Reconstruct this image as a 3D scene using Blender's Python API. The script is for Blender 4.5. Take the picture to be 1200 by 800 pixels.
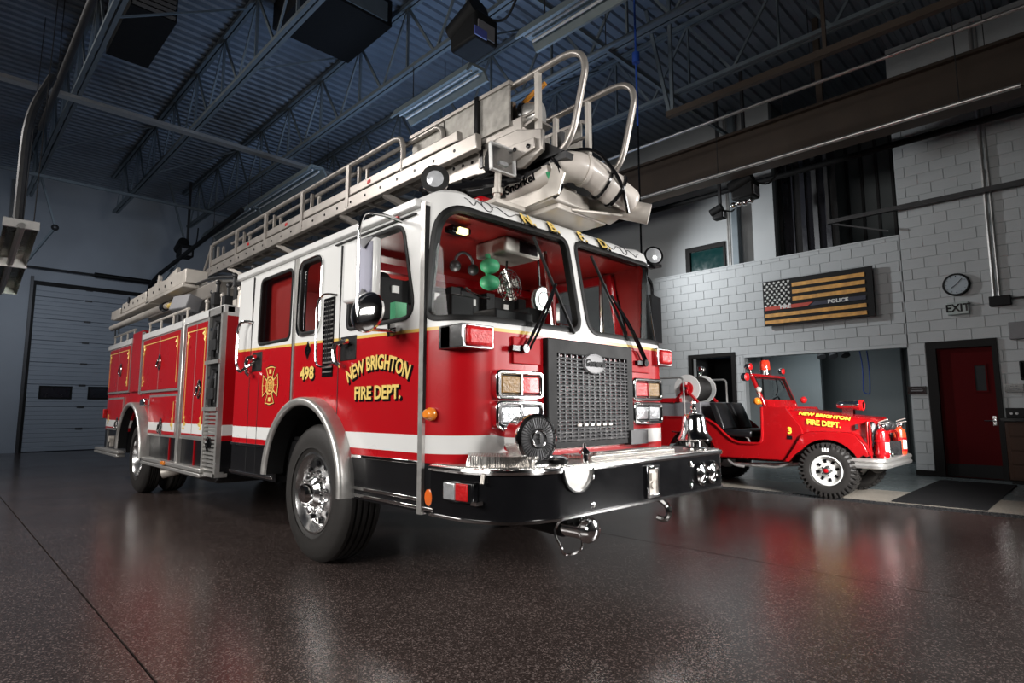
import bpy, bmesh, math, random
from mathutils import Vector, Matrix
random.seed(4)
for _o in list(bpy.data.objects): bpy.data.objects.remove(_o)
SC = bpy.context.scene
COL = SC.collection
PI = math.pi

# ------------------------------------------------------------------ camera, world, lights, exposure
cam = bpy.data.cameras.new('camera'); cam.sensor_width = 36.0; cam.lens = 36.0*687.9/1200.0
cam.clip_start = 0.05; cam.clip_end = 200
camo = bpy.data.objects.new('camera', cam); COL.objects.link(camo)
camo.matrix_world = Matrix(((0.70316, 0.08315, 0.70615, 0.0), (0.71103, -0.07872, -0.69875, 0.0),
                            (-0.00251, 0.99342, -0.11447, 1.22), (0, 0, 0, 1)))
SC.camera = camo
SC.view_settings.view_transform = 'Standard'; SC.view_settings.look = 'None'
SC.view_settings.gamma = 1.0; SC.view_settings.exposure = 0.0; SC.view_settings.use_curve_mapping = False
w = bpy.data.worlds.new('hall_air'); SC.world = w; w.use_nodes = True
bg = w.node_tree.nodes['Background']; bg.inputs[0].default_value = (0.35, 0.5, 0.8, 1); bg.inputs[1].default_value = 0.007

def lamp(name, kind, loc, target, power, color=(1, 1, 1), size=(1, 1), spread=None, blend=0.6, angle=60):
    l = bpy.data.lights.new(name, kind); l.energy = power; l.color = color
    if kind == 'AREA':
        l.shape = 'RECTANGLE'; l.size, l.size_y = size
        if spread: l.spread = math.radians(spread)
    if kind == 'SPOT':
        l.spot_size = math.radians(angle); l.spot_blend = blend; l.shadow_soft_size = size[0]
    if kind == 'POINT': l.shadow_soft_size = size[0]
    o = bpy.data.objects.new(name, l); COL.objects.link(o); o.location = loc
    d = Vector(target)-Vector(loc); o.rotation_euler = d.to_track_quat('-Z', 'Y').to_euler()
    return o
lamp('studio_light_side', 'AREA', (-4.2, -3.6, 3.3), (-5.5, 2.25, 1.4), 215, (1, .97, .93), (6, 1.8), 110)
lamp('studio_light_rear', 'AREA', (-12.5, -4.6, 7.2), (-9.6, 2.25, 1.3), 230, (1, .96, .92), (3, 1.6), 100)
lamp('studio_light_front', 'AREA', (3.6, 3.0, 3.4), (-2.7, 3.5, 1.4), 85, (1, .97, .94), (1.6, 1.6), 90)
lamp('studio_light_cross', 'AREA', (2.6, 9.6, 2.6), (-2.6, 3.8, 1.2), 110, (1, .98, .96), (1.6, 2.4), 62)
lamp('studio_light_wall', 'SPOT', (-8.4, 10.2, 5.0), (-4.6, 13.1, 3.75), 760, (.95, .98, 1), (.12,), angle=92, blend=1)
lamp('studio_light_jeep', 'AREA', (1.0, 6.6, 2.4), (-3.0, 9.3, 0.8), 105, (1, .98, .96), (1.2, 1.2), 52)
lamp('studio_light_bay', 'AREA', (-4.6, 13.6, 2.3), (-4.6, 15.6, 1.0), 13, (.85, .95, 1), (1.2, .5), 140)
lamp('studio_light_roof', 'AREA', (-8.0, 7.2, 3.0), (-9.5, 5.5, 8.0), 105, (.45, .65, 1.0), (3, 3), 150)
lamp('studio_light_hall', 'AREA', (-15.5, 1.2, 5.6), (-22.3, 3.2, 2.0), 52, (.78, .87, 1.0), (2, 1), 120)

# ------------------------------------------------------------------ materials (all procedural)
MATS = {}
def newmat(name):
    m = bpy.data.materials.new(name); m.use_nodes = True
    nt = m.node_tree; MATS[name] = m
    return m, nt, nt.nodes['Principled BSDF']
def mat(name, col, rough=0.5, metal=0.0, coat=0.0, var=0.12, scale=8.0, bump=0.0, bscale=60.0, rvar=0.08, emit=None, spec=0.5):
    m, nt, p = newmat(name)
    N, L = nt.nodes.new, nt.links.new
    tc = N('ShaderNodeTexCoord'); no = N('ShaderNodeTexNoise'); no.inputs['Scale'].default_value = scale; no.inputs['Detail'].default_value = 5
    L(tc.outputs['Object'], no.inputs['Vector'])
    mx = N('ShaderNodeMix'); mx.data_type = 'RGBA'
    mx.inputs['A'].default_value = (*[c*(1-var) for c in col], 1); mx.inputs['B'].default_value = (*[min(1, c*(1+var)) for c in col], 1)
    L(no.outputs['Fac'], mx.inputs['Factor']); L(mx.outputs['Result'], p.inputs['Base Color'])
    mr = N('ShaderNodeMapRange'); mr.inputs['To Min'].default_value = max(0.02, rough-rvar); mr.inputs['To Max'].default_value = min(1, rough+rvar)
    L(no.outputs['Fac'], mr.inputs['Value']); L(mr.outputs['Result'], p.inputs['Roughness'])
    p.inputs['Metallic'].default_value = metal; p.inputs['Coat Weight'].default_value = coat; p.inputs['Coat Roughness'].default_value = 0.04
    p.inputs['Specular IOR Level'].default_value = spec
    if bump:
        b = N('ShaderNodeBump'); n2 = N('ShaderNodeTexNoise'); n2.inputs['Scale'].default_value = bscale; n2.inputs['Detail'].default_value = 4
        L(tc.outputs['Object'], n2.inputs['Vector']); L(n2.outputs['Fac'], b.inputs['Height'])
        b.inputs['Strength'].default_value = bump; b.inputs['Distance'].default_value = 0.01; L(b.outputs['Normal'], p.inputs['Normal'])
    if emit:
        p.inputs['Emission Color'].default_value = (*emit[0], 1); p.inputs['Emission Strength'].default_value = emit[1]
    return m
RED = (0.36, 0.003, 0.007); WHITE = (0.62, 0.62, 0.61); BLACK = (0.006, 0.006, 0.007)
def livery(name, gold, top, slope):
    """red paint with the white roof colour, white belt stripe, gold line and black skirt painted at their real heights"""
    m, nt, p = newmat(name); N, L = nt.nodes.new, nt.links.new
    g = N('ShaderNodeNewGeometry'); s = N('ShaderNodeSeparateXYZ'); L(g.outputs['Position'], s.inputs[0])
    def mth(op, a, b, c=None):
        n = N('ShaderNodeMath'); n.operation = op
        for i, v in enumerate((a, b, c)):
            if v is None: continue
            if isinstance(v, (int, float)): n.inputs[i].default_value = v
            else: L(v, n.inputs[i])
        return n.outputs[0]
    X, Z = s.outputs['X'], s.outputs['Z']
    t = mth('SUBTRACT', Z, mth('ADD', mth('MULTIPLY', mth('MAXIMUM', mth('SUBTRACT', -3.1, X), 0.0), slope), top))
    cur = None
    def layer(prev, col, fac):
        mx = N('ShaderNodeMix'); mx.data_type = 'RGBA'
        if isinstance(prev, tuple): mx.inputs['A'].default_value = (*prev, 1)
        else: L(prev, mx.inputs['A'])
        mx.inputs['B'].default_value = (*col, 1); L(fac, mx.inputs['Factor']); return mx.outputs['Result']
    c = layer(RED, WHITE, mth('GREATER_THAN', t, 0.0))
    if gold: c = layer(c, (0.62, 0.42, 0.10), mth('LESS_THAN', mth('ABSOLUTE', t, 0), 0.011))
    c = layer(c, WHITE, mth('LESS_THAN', mth('ABSOLUTE', mth('SUBTRACT', Z, 1.0), 0), 0.057))
    c = layer(c, BLACK, mth('LESS_THAN', Z, 0.885))
    L(c, p.inputs['Base Color'])
    no = N('ShaderNodeTexNoise'); no.inputs['Scale'].default_value = 3; L(g.outputs['Position'], no.inputs['Vector'])
    mr = N('ShaderNodeMapRange'); mr.inputs['To Min'].default_value = .22; mr.inputs['To Max'].default_value = .38
    L(no.outputs['Fac'], mr.inputs['Value']); L(mr.outputs['Result'], p.inputs['Roughness'])
    p.inputs['Coat Weight'].default_value = 0.15; p.inputs['Coat Roughness'].default_value = 0.06; p.inputs['Specular IOR Level'].default_value = .3
    return m
M_cab = livery('cab_paint', True, 1.735, 0.028)
M_body = livery('body_paint', False, 2.255, 0.0)
M_red = mat('red_paint', RED, .3, coat=.3, var=.06, spec=.3)
M_red2 = mat('jeep_red_paint', (0.28, 0.003, 0.005), .25, coat=.45, var=.08)
M_white = mat('white_paint', WHITE, .3, coat=.3, var=.05)
M_black = mat('black_gloss', (.006, .006, .007), .16, spec=.35)
M_blackm = mat('black_matte', (.009, .009, .0095), .6, bump=.1, spec=.2)
M_lampface = mat('lamp_reflector', (.72, .74, .78), .16, .45, var=.3, scale=26, bump=.3, bscale=40)
M_rubber = mat('tyre_rubber', (.012, .0105, .0095), .62, var=.3, scale=14, bump=.15, bscale=90)
M_seal = mat('window_rubber', (.006, .006, .006), .5, spec=.2)
M_satin = mat('satin_chrome', (.74, .74, .74), .22, 1.0, var=.06, rvar=.05)
M_chrome = mat('chrome', (.80, .80, .80), .10, 1.0, var=.05, rvar=.03)
M_alu = mat('brushed_aluminium', (.58, .57, .55), .36, .8, var=.15, scale=20, bump=.06, bscale=120)
M_silver = mat('silver_paint', (.40, .37, .34), .34, .65, var=.16, scale=10, bump=.05)
M_cream = mat('cream_metal', (.56, .52, .47), .42, .3, var=.18, scale=9)
M_darkmet = mat('dark_steel', (.05, .05, .052), .45, .6, var=.3)
M_grey = mat('grey_plastic', (.16, .16, .17), .5, var=.2)
M_steelg = mat('grille_steel', (.15, .15, .155), .4, .4, var=.3)
M_redflat = mat('red_panel_paint', RED, .55, var=.05, spec=.2)
M_gold = mat('gold_leaf', (.85, .62, .18), .38, .25, var=.15, scale=40)
M_amber = mat('amber_lens', (.75, .22, .02), .15, coat=1, var=.2)
M_redlens = mat('red_lens', (.50, .01, .012), .3, coat=.15, var=.35, scale=30, bump=.5, spec=.3)
M_clear = mat('clear_lamp', (.62, .64, .66), .12, .6, var=.4, scale=24, bump=.3, bscale=40)
M_ambrefl = mat('amber_signal_lens', (.20, .10, .010), .3, .0, coat=.15, var=.6, scale=26, bump=.5, spec=.3)
M_vinylred = mat('red_vinyl', (.30, .010, .008), .45, var=.2, bump=.1)
M_vinylblk = mat('black_vinyl', (.008, .008, .009), .32, coat=.2, spec=.3, bump=.08)
M_green = mat('green_equipment', (.05, .35, .16), .5, var=.4, scale=14)
M_purple = mat('dark_purple_trim', (.03, .012, .03), .4)
M_joist = mat('joist_steel', (.14, .17, .19), .55, .2, var=.25, scale=4)
M_deck = mat('roof_deck_steel', (.17, .20, .24), .5, .3, var=.3, scale=1.2)
M_rust = mat('brown_girder_paint', (.06, .042, .03), .6, .1, var=.3, scale=3)
M_block = mat('painted_block', (.40, .42, .43), .55, var=.08, scale=5, bump=.35, bscale=45)
M_mortar = mat('painted_mortar', (.38, .40, .41), .7, var=.1, scale=8, bump=.3)
M_smooth = mat('smooth_painted_wall', (.42, .44, .45), .6, var=.06, scale=2, bump=.05)
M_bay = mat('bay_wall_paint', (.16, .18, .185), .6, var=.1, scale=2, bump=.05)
M_dim = mat('dim_hall_wall', (.10, .105, .11), .7, var=.1)
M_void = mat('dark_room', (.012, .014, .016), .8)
M_doorred = mat('door_red_paint', (.062, .002, .003), .6, var=.1, scale=3, spec=.06)
M_frame = mat('door_frame_black', (.008, .0075, .0075), .55, spec=.15)
M_panel = mat('overhead_door_paint', (.30, .33, .37), .5, var=.08, scale=2)
M_wood = mat('stained_wood', (.04, .016, .008), .5, var=.4, scale=6, spec=.2)
M_mat = mat('rubber_mat', (.014, .014, .015), .75, var=.3, scale=30, bump=.5, bscale=160, spec=.12)
M_teal = mat('teal_glass', (.004, .035, .035), .12, coat=.6)
M_lightfix = mat('fixture_enamel', (.20, .235, .24), .4, .2, var=.15)
M_rope = mat('blue_cable', (.01, .05, .28), .5)
M_paper = mat('label_white', (.7, .7, .68), .6)
M_green_refl = mat('reflector_aluminium', (.35, .38, .34), .25, .9, var=.2)
M_plate_dark = mat('dark_tinted_panel', (.02, .02, .025), .2, coat=.5)

def glassmat(name, tint, gloss=.04):
    m, nt, p = newmat(name); N, L = nt.nodes.new, nt.links.new
    nt.nodes.remove(p)
    tr = N('ShaderNodeBsdfTransparent'); tr.inputs[0].default_value = (*tint, 1)
    gl = N('ShaderNodeBsdfGlossy'); gl.inputs['Roughness'].default_value = .02
    lw = N('ShaderNodeLayerWeight'); lw.inputs['Blend'].default_value = .5
    pw = N('ShaderNodeMath'); pw.operation = 'POWER'; L(lw.outputs['Facing'], pw.inputs[0]); pw.inputs[1].default_value = 5
    ma = N('ShaderNodeMath'); ma.operation = 'MULTIPLY_ADD'; L(pw.outputs[0], ma.inputs[0]); ma.inputs[1].default_value = .85; ma.inputs[2].default_value = .012
    mx = N('ShaderNodeMixShader'); L(ma.outputs[0], mx.inputs[0]); L(tr.outputs[0], mx.inputs[1]); L(gl.outputs[0], mx.inputs[2])
    L(mx.outputs[0], nt.nodes['Material Output'].inputs[0]); return m
M_glass = glassmat('window_glass', (.80, .82, .82))
M_smoke = glassmat('smoked_glass', (.35, .36, .38))

def tread_mat():
    m, nt, p = newmat('tread_plate'); N, L = nt.nodes.new, nt.links.new
    tc = N('ShaderNodeTexCoord'); p.inputs['Metallic'].default_value = 1; p.inputs['Base Color'].default_value = (.62, .60, .57, 1)
    p.inputs['Roughness'].default_value = .26
    def wave(rot):
        mp = N('ShaderNodeMapping'); mp.inputs['Rotation'].default_value = (0, 0, rot); L(tc.outputs['Object'], mp.inputs[0])
        wv = N('ShaderNodeTexWave'); wv.inputs['Scale'].default_value = 20; wv.inputs['Distortion'].default_value = 0; L(mp.outputs[0], wv.inputs['Vector']); return wv.outputs['Fac']
    mu = N('ShaderNodeMath'); mu.operation = 'MULTIPLY'; L(wave(PI/4), mu.inputs[0]); L(wave(-PI/4), mu.inputs[1])
    b = N('ShaderNodeBump'); b.inputs['Strength'].default_value = .6; b.inputs['Distance'].default_value = .006
    L(mu.outputs[0], b.inputs['Height']); L(b.outputs['Normal'], p.inputs['Normal']); return m
M_tread = tread_mat()

def floor_mat(name, base, speck, rough):
    m, nt, p = newmat(name); N, L = nt.nodes.new, nt.links.new
    g = N('ShaderNodeNewGeometry')
    def noise(sc, det):
        n = N('ShaderNodeTexNoise'); n.inputs['Scale'].default_value = sc; n.inputs['Detail'].default_value = det; L(g.outputs['Position'], n.inputs['Vector']); return n.outputs['Fac']
    vo = N('ShaderNodeTexVoronoi'); vo.inputs['Scale'].default_value = 140; L(g.outputs['Position'], vo.inputs['Vector'])
    rp = N('ShaderNodeValToRGB'); rp.color_ramp.elements[0].position = .0; rp.color_ramp.elements[1].position = 1
    rp.color_ramp.elements[0].color = (*[c*.55 for c in base], 1); rp.color_ramp.elements[1].color = (*speck, 1)
    e = rp.color_ramp.elements.new(.55); e.color = (*base, 1)
    e = rp.color_ramp.elements.new(.80); e.color = (*[c*1.6 for c in base], 1)
    sp = N('ShaderNodeSeparateColor'); L(vo.outputs['Color'], sp.inputs[0]); L(sp.outputs[0], rp.inputs[0])
    mx = N('ShaderNodeMix'); mx.data_type = 'RGBA'; mx.blend_type = 'MULTIPLY'; mx.inputs['Factor'].default_value = .55
    r2 = N('ShaderNodeValToRGB'); r2.color_ramp.elements[0].position = .3; r2.color_ramp.elements[1].position = .7
    r2.color_ramp.elements[0].color = (.55, .55, .55, 1); L(noise(1.1, 5), r2.inputs[0])
    L(rp.outputs[0], mx.inputs['A']); L(r2.outputs[0], mx.inputs['B']); L(mx.outputs['Result'], p.inputs['Base Color'])
    mr = N('ShaderNodeMapRange'); mr.inputs['To Min'].default_value = rough-.07; mr.inputs['To Max'].default_value = rough+.09
    L(noise(.9, 6), mr.inputs['Value']); L(mr.outputs['Result'], p.inputs['Roughness'])
    b = N('ShaderNodeBump'); b.inputs['Strength'].default_value = .12; b.inputs['Distance'].default_value = .004
    L(noise(120, 3), b.inputs['Height']); L(b.outputs['Normal'], p.inputs['Normal']); return m
M_floor = floor_mat('speckled_epoxy_floor', (.047, .035, .032), (.19, .15, .14), .20)
M_conc = floor_mat('worn_concrete', (.30, .27, .23), (.42, .39, .35), .33)
M_floor2 = floor_mat('grey_teal_floor', (.14, .165, .17), (.2, .22, .22), .26)

# ------------------------------------------------------------------ mesh helpers
class MB:
    def __init__(s): s.v = []; s.f = []
    def add(s, vs, fs):
        k = len(s.v); s.v += [tuple(q) for q in vs]; s.f += [tuple(i+k for i in f) for f in fs]; return s
    def box(s, x0, x1, y0, y1, z0, z1):
        return s.add([(x, y, z) for x in (x0, x1) for y in (y0, y1) for z in (z0, z1)],
                     [(0, 1, 3, 2), (4, 6, 7, 5), (0, 4, 5, 1), (2, 3, 7, 6), (0, 2, 6, 4), (1, 5, 7, 3)])
    def cbox(s, c, d): return s.box(c[0]-d[0]/2, c[0]+d[0]/2, c[1]-d[1]/2, c[1]+d[1]/2, c[2]-d[2]/2, c[2]+d[2]/2)
    def obox(s, c, d, rx=0, ry=0, rz=0):
        from mathutils import Euler
        R = Euler((rx, ry, rz)).to_matrix()
        vs = [Vector(c)+R @ Vector((a*d[0]/2, b*d[1]/2, e*d[2]/2)) for a in (-1, 1) for b in (-1, 1) for e in (-1, 1)]
        return s.add(vs, [(0, 1, 3, 2), (4, 6, 7, 5), (0, 4, 5, 1), (2, 3, 7, 6), (0, 2, 6, 4), (1, 5, 7, 3)])
    def bar(s, p0, p1, w, h):
        """rectangular bar from p0 to p1"""
        p0, p1 = Vector(p0), Vector(p1); d = (p1-p0).normalized()
        u = Vector((0, 0, 1)) if abs(d.z) < .9 else Vector((0, 1, 0))
        a = d.cross(u).normalized(); b = a.cross(d)
        vs = [p+a*w/2*i+b*h/2*j for p in (p0, p1) for i, j in ((-1, -1), (1, -1), (1, 1), (-1, 1))]
        return s.add(vs, [(3, 2, 1, 0), (4, 5, 6, 7), (0, 1, 5, 4), (1, 2, 6, 5), (2, 3, 7, 6), (3, 0, 4, 7)])
    def lathe(s, prof, c, ax, n=24, closed=False, cap=True):
        """prof: list of (radius, height along ax)"""
        c = Vector(c); ax = Vector(ax).normalized()
        u = ax.cross(Vector((0, 0, 1)) if abs(ax.z) < .9 else Vector((1, 0, 0))).normalized(); v = ax.cross(u)
        k = len(s.v); m = len(prof)
        for r, h in prof:
            for i in range(n):
                a = 2*PI*i/n; s.v.append(tuple(c+ax*h+(u*math.cos(a)+v*math.sin(a))*max(r, 1e-4)))
        for j in range(m-1 if not closed else m):
            j2 = (j+1) % m
            for i in range(n):
                i2 = (i+1) % n; s.f.append((k+j*n+i, k+j*n+i2, k+j2*n+i2, k+j2*n+i))
        if not closed and cap:
            s.f.append(tuple(k+i for i in reversed(range(n)))); s.f.append(tuple(k+(m-1)*n+i for i in range(n)))
        return s
    def cyl(s, p0, p1, r, r1=None, n=14):
        p0, p1 = Vector(p0), Vector(p1); d = p1-p0
        return s.lathe([(r, 0), (r if r1 is None else r1, d.length)], p0, d, n)
    def tube(s, pts, r, n=8, closed=False):
        P = [Vector(p) for p in pts]
        if not closed and len(P) > 2:      # round the bends
            Q = [P[0]]
            for i in range(1, len(P)-1):
                a, p, b = P[i-1], P[i], P[i+1]; t = .48*min((a-p).length, (b-p).length)
                p0 = p+(a-p).normalized()*t; p1 = p+(b-p).normalized()*t
                for q in range(5): u = q/4; Q.append((1-u)**2*p0+2*u*(1-u)*p+u*u*p1)
            P = Q+[P[-1]]
        k = len(s.v); m = len(P); up = None
        for i, p in enumerate(P):
            a = P[i-1] if (i or closed) else P[0]; b = P[(i+1) % m] if (i < m-1 or closed) else P[-1]
            d = (b-a).normalized()
            if up is None:
                up = d.cross(Vector((0, 0, 1)) if abs(d.z) < .9 else Vector((1, 0, 0))).normalized()
            up = (up-d*up.dot(d)).normalized(); w_ = d.cross(up)
            for j in range(n):
                t = 2*PI*j/n; s.v.append(tuple(p+(up*math.cos(t)+w_*math.sin(t))*r))
        for i in range(m if closed else m-1):
            i2 = (i+1) % m
            for j in range(n):
                j2 = (j+1) % n; s.f.append((k+i*n+j, k+i*n+j2, k+i2*n+j2, k+i2*n+j))
        if not closed:
            s.f.append(tuple(k+j for j in reversed(range(n)))); s.f.append(tuple(k+(m-1)*n+j for j in range(n)))
        return s
    def prism(s, poly, ax, a, b):
        """poly in the plane across axis ax ('x': (y,z), 'y': (x,z), 'z': (x,y)) extruded from a to b"""
        def P(q, t): return (t, q[0], q[1]) if ax == 'x' else (q[0], t, q[1]) if ax == 'y' else (q[0], q[1], t)
        n = len(poly); k = len(s.v)
        s.v += [P(q, a) for q in poly]+[P(q, b) for q in poly]
        s.f.append(tuple(k+i for i in range(n))); s.f.append(tuple(k+n+i for i in reversed(range(n))))
        for i in range(n): s.f.append((k+i, k+n+i, k+n+(i+1) % n, k+(i+1) % n))
        return s
    def ring(s, outer, inner, ax, a, b):
        """flat ring between two outlines with equal point counts"""
        def P(q, t): return (t, q[0], q[1]) if ax == 'x' else (q[0], t, q[1]) if ax == 'y' else (q[0], q[1], t)
        n = len(outer); k = len(s.v)
        for t in (a, b):
            s.v += [P(q, t) for q in outer]+[P(q, t) for q in inner]
        for i in range(n):
            j = (i+1) % n
            s.f += [(k+i, k+j, k+n+j, k+n+i), (k+2*n+i, k+3*n+i, k+3*n+j, k+2*n+j), (k+i, k+2*n+i, k+2*n+j, k+j), (k+n+i, k+n+j, k+3*n+j, k+3*n+i)]
        return s
    def ball(s, c, r, sc=(1, 1, 1), n=14, m=8):
        prof = [(math.sin(PI*j/m), -math.cos(PI*j/m)) for j in range(m+1)]
        k = len(s.v); s.lathe(prof, (0, 0, 0), (0, 0, 1), n)
        for i in range(k, len(s.v)):
            q = s.v[i]; s.v[i] = (c[0]+q[0]*r*sc[0], c[1]+q[1]*r*sc[1], c[2]+q[2]*r*sc[2])
        return s
    def grid(s, P, nu, nv):
        k = len(s.v)
        for j in range(nv):
            for i in range(nu): s.v.append(tuple(P(i, j)))
        for j in range(nv-1):
            for i in range(nu-1): s.f.append((k+j*nu+i, k+j*nu+i+1, k+(j+1)*nu+i+1, k+(j+1)*nu+i))
        return s

ROOTLOC = {}
def worldloc(o):
    l = Vector(o.location)
    while o.parent: o = o.parent; l += Vector(o.location)
    return l
def obj(name, mb, m, parent=None, angle=38, bevel=0, kind=None, label=None):
    me = bpy.data.meshes.new(name)
    vs = mb.v
    lo = [min(q[i] for q in vs) for i in range(3)]; hi = [max(q[i] for q in vs) for i in range(3)]
    c = Vector([(lo[i]+hi[i])/2 for i in range(3)]); c.z = lo[2] if parent is None else c.z
    me.from_pydata([(q[0]-c.x, q[1]-c.y, q[2]-c.z) for q in vs], [], mb.f); me.validate()
    bm = bmesh.new(); bm.from_mesh(me); bmesh.ops.recalc_face_normals(bm, faces=bm.faces); bm.to_mesh(me); bm.free()
    me.shade_smooth(); me.set_sharp_from_angle(angle=math.radians(angle))
    me.materials.append(m)
    o = bpy.data.objects.new(name, me); COL.objects.link(o)
    o.location = c
    if parent is not None:
        o.parent = parent; o.location = c-worldloc(parent)
    if bevel:
        b = o.modifiers.new('soft_edges', 'BEVEL'); b.width = bevel; b.segments = 2; b.limit_method = 'ANGLE'; b.angle_limit = math.radians(50)
        b.harden_normals = False
    if kind: o['kind'] = kind
    if label: o['label'] = label
    return o
def tag(o, label, cat, group=None):
    o['label'] = label; o['category'] = cat
    if group: o['group'] = group
    return o
def thing(name, label, cat, loc=(0, 0, 0), group=None):
    o = bpy.data.objects.new(name, None); COL.objects.link(o); o.location = loc; o.empty_display_size = .2
    return tag(o, label, cat, group)
def part(name, parent, loc):
    """an Empty-free part: helper for parts made of pieces (returns an Empty child)"""
    o = bpy.data.objects.new(name, None); COL.objects.link(o); o.parent = parent; o.location = Vector(loc)-worldloc(parent); o.empty_display_size = .1
    return o
def share(src, parent, loc, name=None):
    c = src.copy(); COL.objects.link(c); c.parent = parent
    c.location = Vector(loc)-(worldloc(parent) if parent else Vector((0, 0, 0)))
    return c
def dup_tree(root, delta, label=None):
    """copy a thing with its parts and sub-parts, moved by delta"""
    r = root.copy(); COL.objects.link(r); r.location = Vector(root.location)+Vector(delta)
    if label: r['label'] = label
    for ch in list(root.children):
        c = ch.copy(); COL.objects.link(c); c.parent = r
        for g in ch.children:
            d = g.copy(); COL.objects.link(d); d.parent = c
    return r
def rrect(x0, x1, z0, z1, r, n=5): return rpoly([(x0, z0), (x1, z0), (x1, z1), (x0, z1)], r, n)
def rpoly(pts, r, n=5):
    out = []; m = len(pts)
    for i in range(m):
        p = Vector(pts[i]); a = Vector(pts[i-1]); b = Vector(pts[(i+1) % m])
        ri = r[i] if isinstance(r, (list, tuple)) else r
        da = (a-p).normalized(); db = (b-p).normalized(); ang = da.angle(db); t = ri/math.tan(ang/2)
        t = min(t, .49*(a-p).length, .49*(b-p).length)
        p0 = p+da*t; p1 = p+db*t
        for k in range(n+1):
            u = k/n; out.append(tuple((1-u)**2*p0+2*u*(1-u)*p+u*u*p1))
    return out
def offset(poly, d):
    """grow a closed outline by d"""
    n = len(poly); A = sum(poly[i][0]*poly[(i+1) % n][1]-poly[(i+1) % n][0]*poly[i][1] for i in range(n)); sg = 1 if A > 0 else -1
    out = []
    for i in range(n):
        a = Vector(poly[i-1]); b = Vector(poly[(i+1) % n]); t = (b-a)
        if t.length < 1e-9: out.append(poly[i]); continue
        t.normalize(); out.append((poly[i][0]+t.y*d*sg, poly[i][1]-t.x*d*sg))
    return out
def inside(p, poly):
    x, y = p; c = False; n = len(poly); j = n-1
    for i in range(n):
        xi, yi = poly[i]; xj, yj = poly[j]
        if (yi > y) != (yj > y) and x < (xj-xi)*(y-yi)/(yj-yi)+xi: c = not c
        j = i
    return c
def circ(cx, cz, r, n=24, a0=0): return [(cx+r*math.cos(a0+2*PI*i/n), cz+r*math.sin(a0+2*PI*i/n)) for i in range(n)]
TXT = {}
def text_geo(s, size, bold=0.0, depth=.004):
    key = (s, size, bold, depth)
    if key in TXT: return TXT[key]
    cu = bpy.data.curves.new('lettering', 'FONT'); cu.body = s; cu.size = size; cu.align_x = 'CENTER'; cu.align_y = 'CENTER'
    cu.offset = bold; cu.extrude = depth/2; cu.resolution_u = 3
    o = bpy.data.objects.new('lettering_tmp', cu); COL.objects.link(o)
    dg = bpy.context.evaluated_depsgraph_get(); me = bpy.data.meshes.new_from_object(o.evaluated_get(dg))
    r = ([tuple(v.co) for v in me.vertices], [tuple(p.vertices) for p in me.polygons])
    bpy.data.objects.remove(o); bpy.data.curves.remove(cu); bpy.data.meshes.remove(me)
    TXT[key] = r; return r
def text(mb, s, c, u, v, size, bold=0.0, depth=.004, sx=1.0, arc=None, lift=0.0):
    """lettering centred at c; u = reading direction, v = up"""
    vs, fs = text_geo(s, size, bold, depth); c, u, v = Vector(c), Vector(u).normalized(), Vector(v).normalized(); n = u.cross(v)
    out = []
    for x, y, z in vs:
        x *= sx
        if arc:
            a = x/arc; rr = arc+y; x, y = rr*math.sin(a), rr*math.cos(a)-arc
        out.append(c+u*x+v*y+n*(z+lift))
    return mb.add(out, fs)

# ================================================================== THE HALL
S = 'structure'
floor = obj('floor', MB().box(-22.6, 4.5, -5.5, 13.0, -.12, -.02), M_blackm, kind=S)
def slab(x0, x1, y0, y1, m): obj('floor_slab', MB().box(x0, x1, y0, y1, -.022, 0), m, floor)
slab(-22.4, 4.5, -5.5, .824, M_floor); slab(-22.4, 4.5, .836, 4.834, M_floor); slab(-22.4, 4.5, 4.846, 8.72, M_floor)
slab(-22.4, 4.5, 9.02, 10.3, M_conc); slab(-22.4, 4.5, 10.304, 12.99, M_floor2)
fb = obj('floor.001', MB().box(-6.2, -2.3, 13.0, 16.6, -.12, 0), M_floor2, kind=S)

# --- trench drain with its grate
dr = thing('trench_drain', 'black slotted trench drain running along the floor beneath the red jeep', 'drain', (-3, 8.87, -.02))
obj('channel', MB().box(-22, 4.4, 8.72, 9.02, -.019, -.012), M_blackm, dr)
rails = MB().box(-22, 4.4, 8.72, 8.745, -.018, 0).box(-22, 4.4, 8.995, 9.02, -.018, 0); obj('edge_rail', rails, M_darkmet, dr)
g = MB()
for i in range(170):
    x = -8+i*.06
    g.box(x, x+.028, 8.75, 8.86, -.016, -.002).box(x+.03, x+.058, 8.88, 8.99, -.016, -.002)
g.box(-8, 2.2, 8.862, 8.878, -.016, -.002)
obj('grate_bars', g, M_darkmet, dr, kind='stuff')
tag(obj('floor_mat', MB().prism([(-2.12, 9.1), (-1.12, 9.1), (-1.12, 12.3), (-2.12, 12.3)], 'z', .001, .016), M_mat, bevel=.006),
    'black ribbed rubber mat lying on the floor in front of the red door', 'mat')

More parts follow.
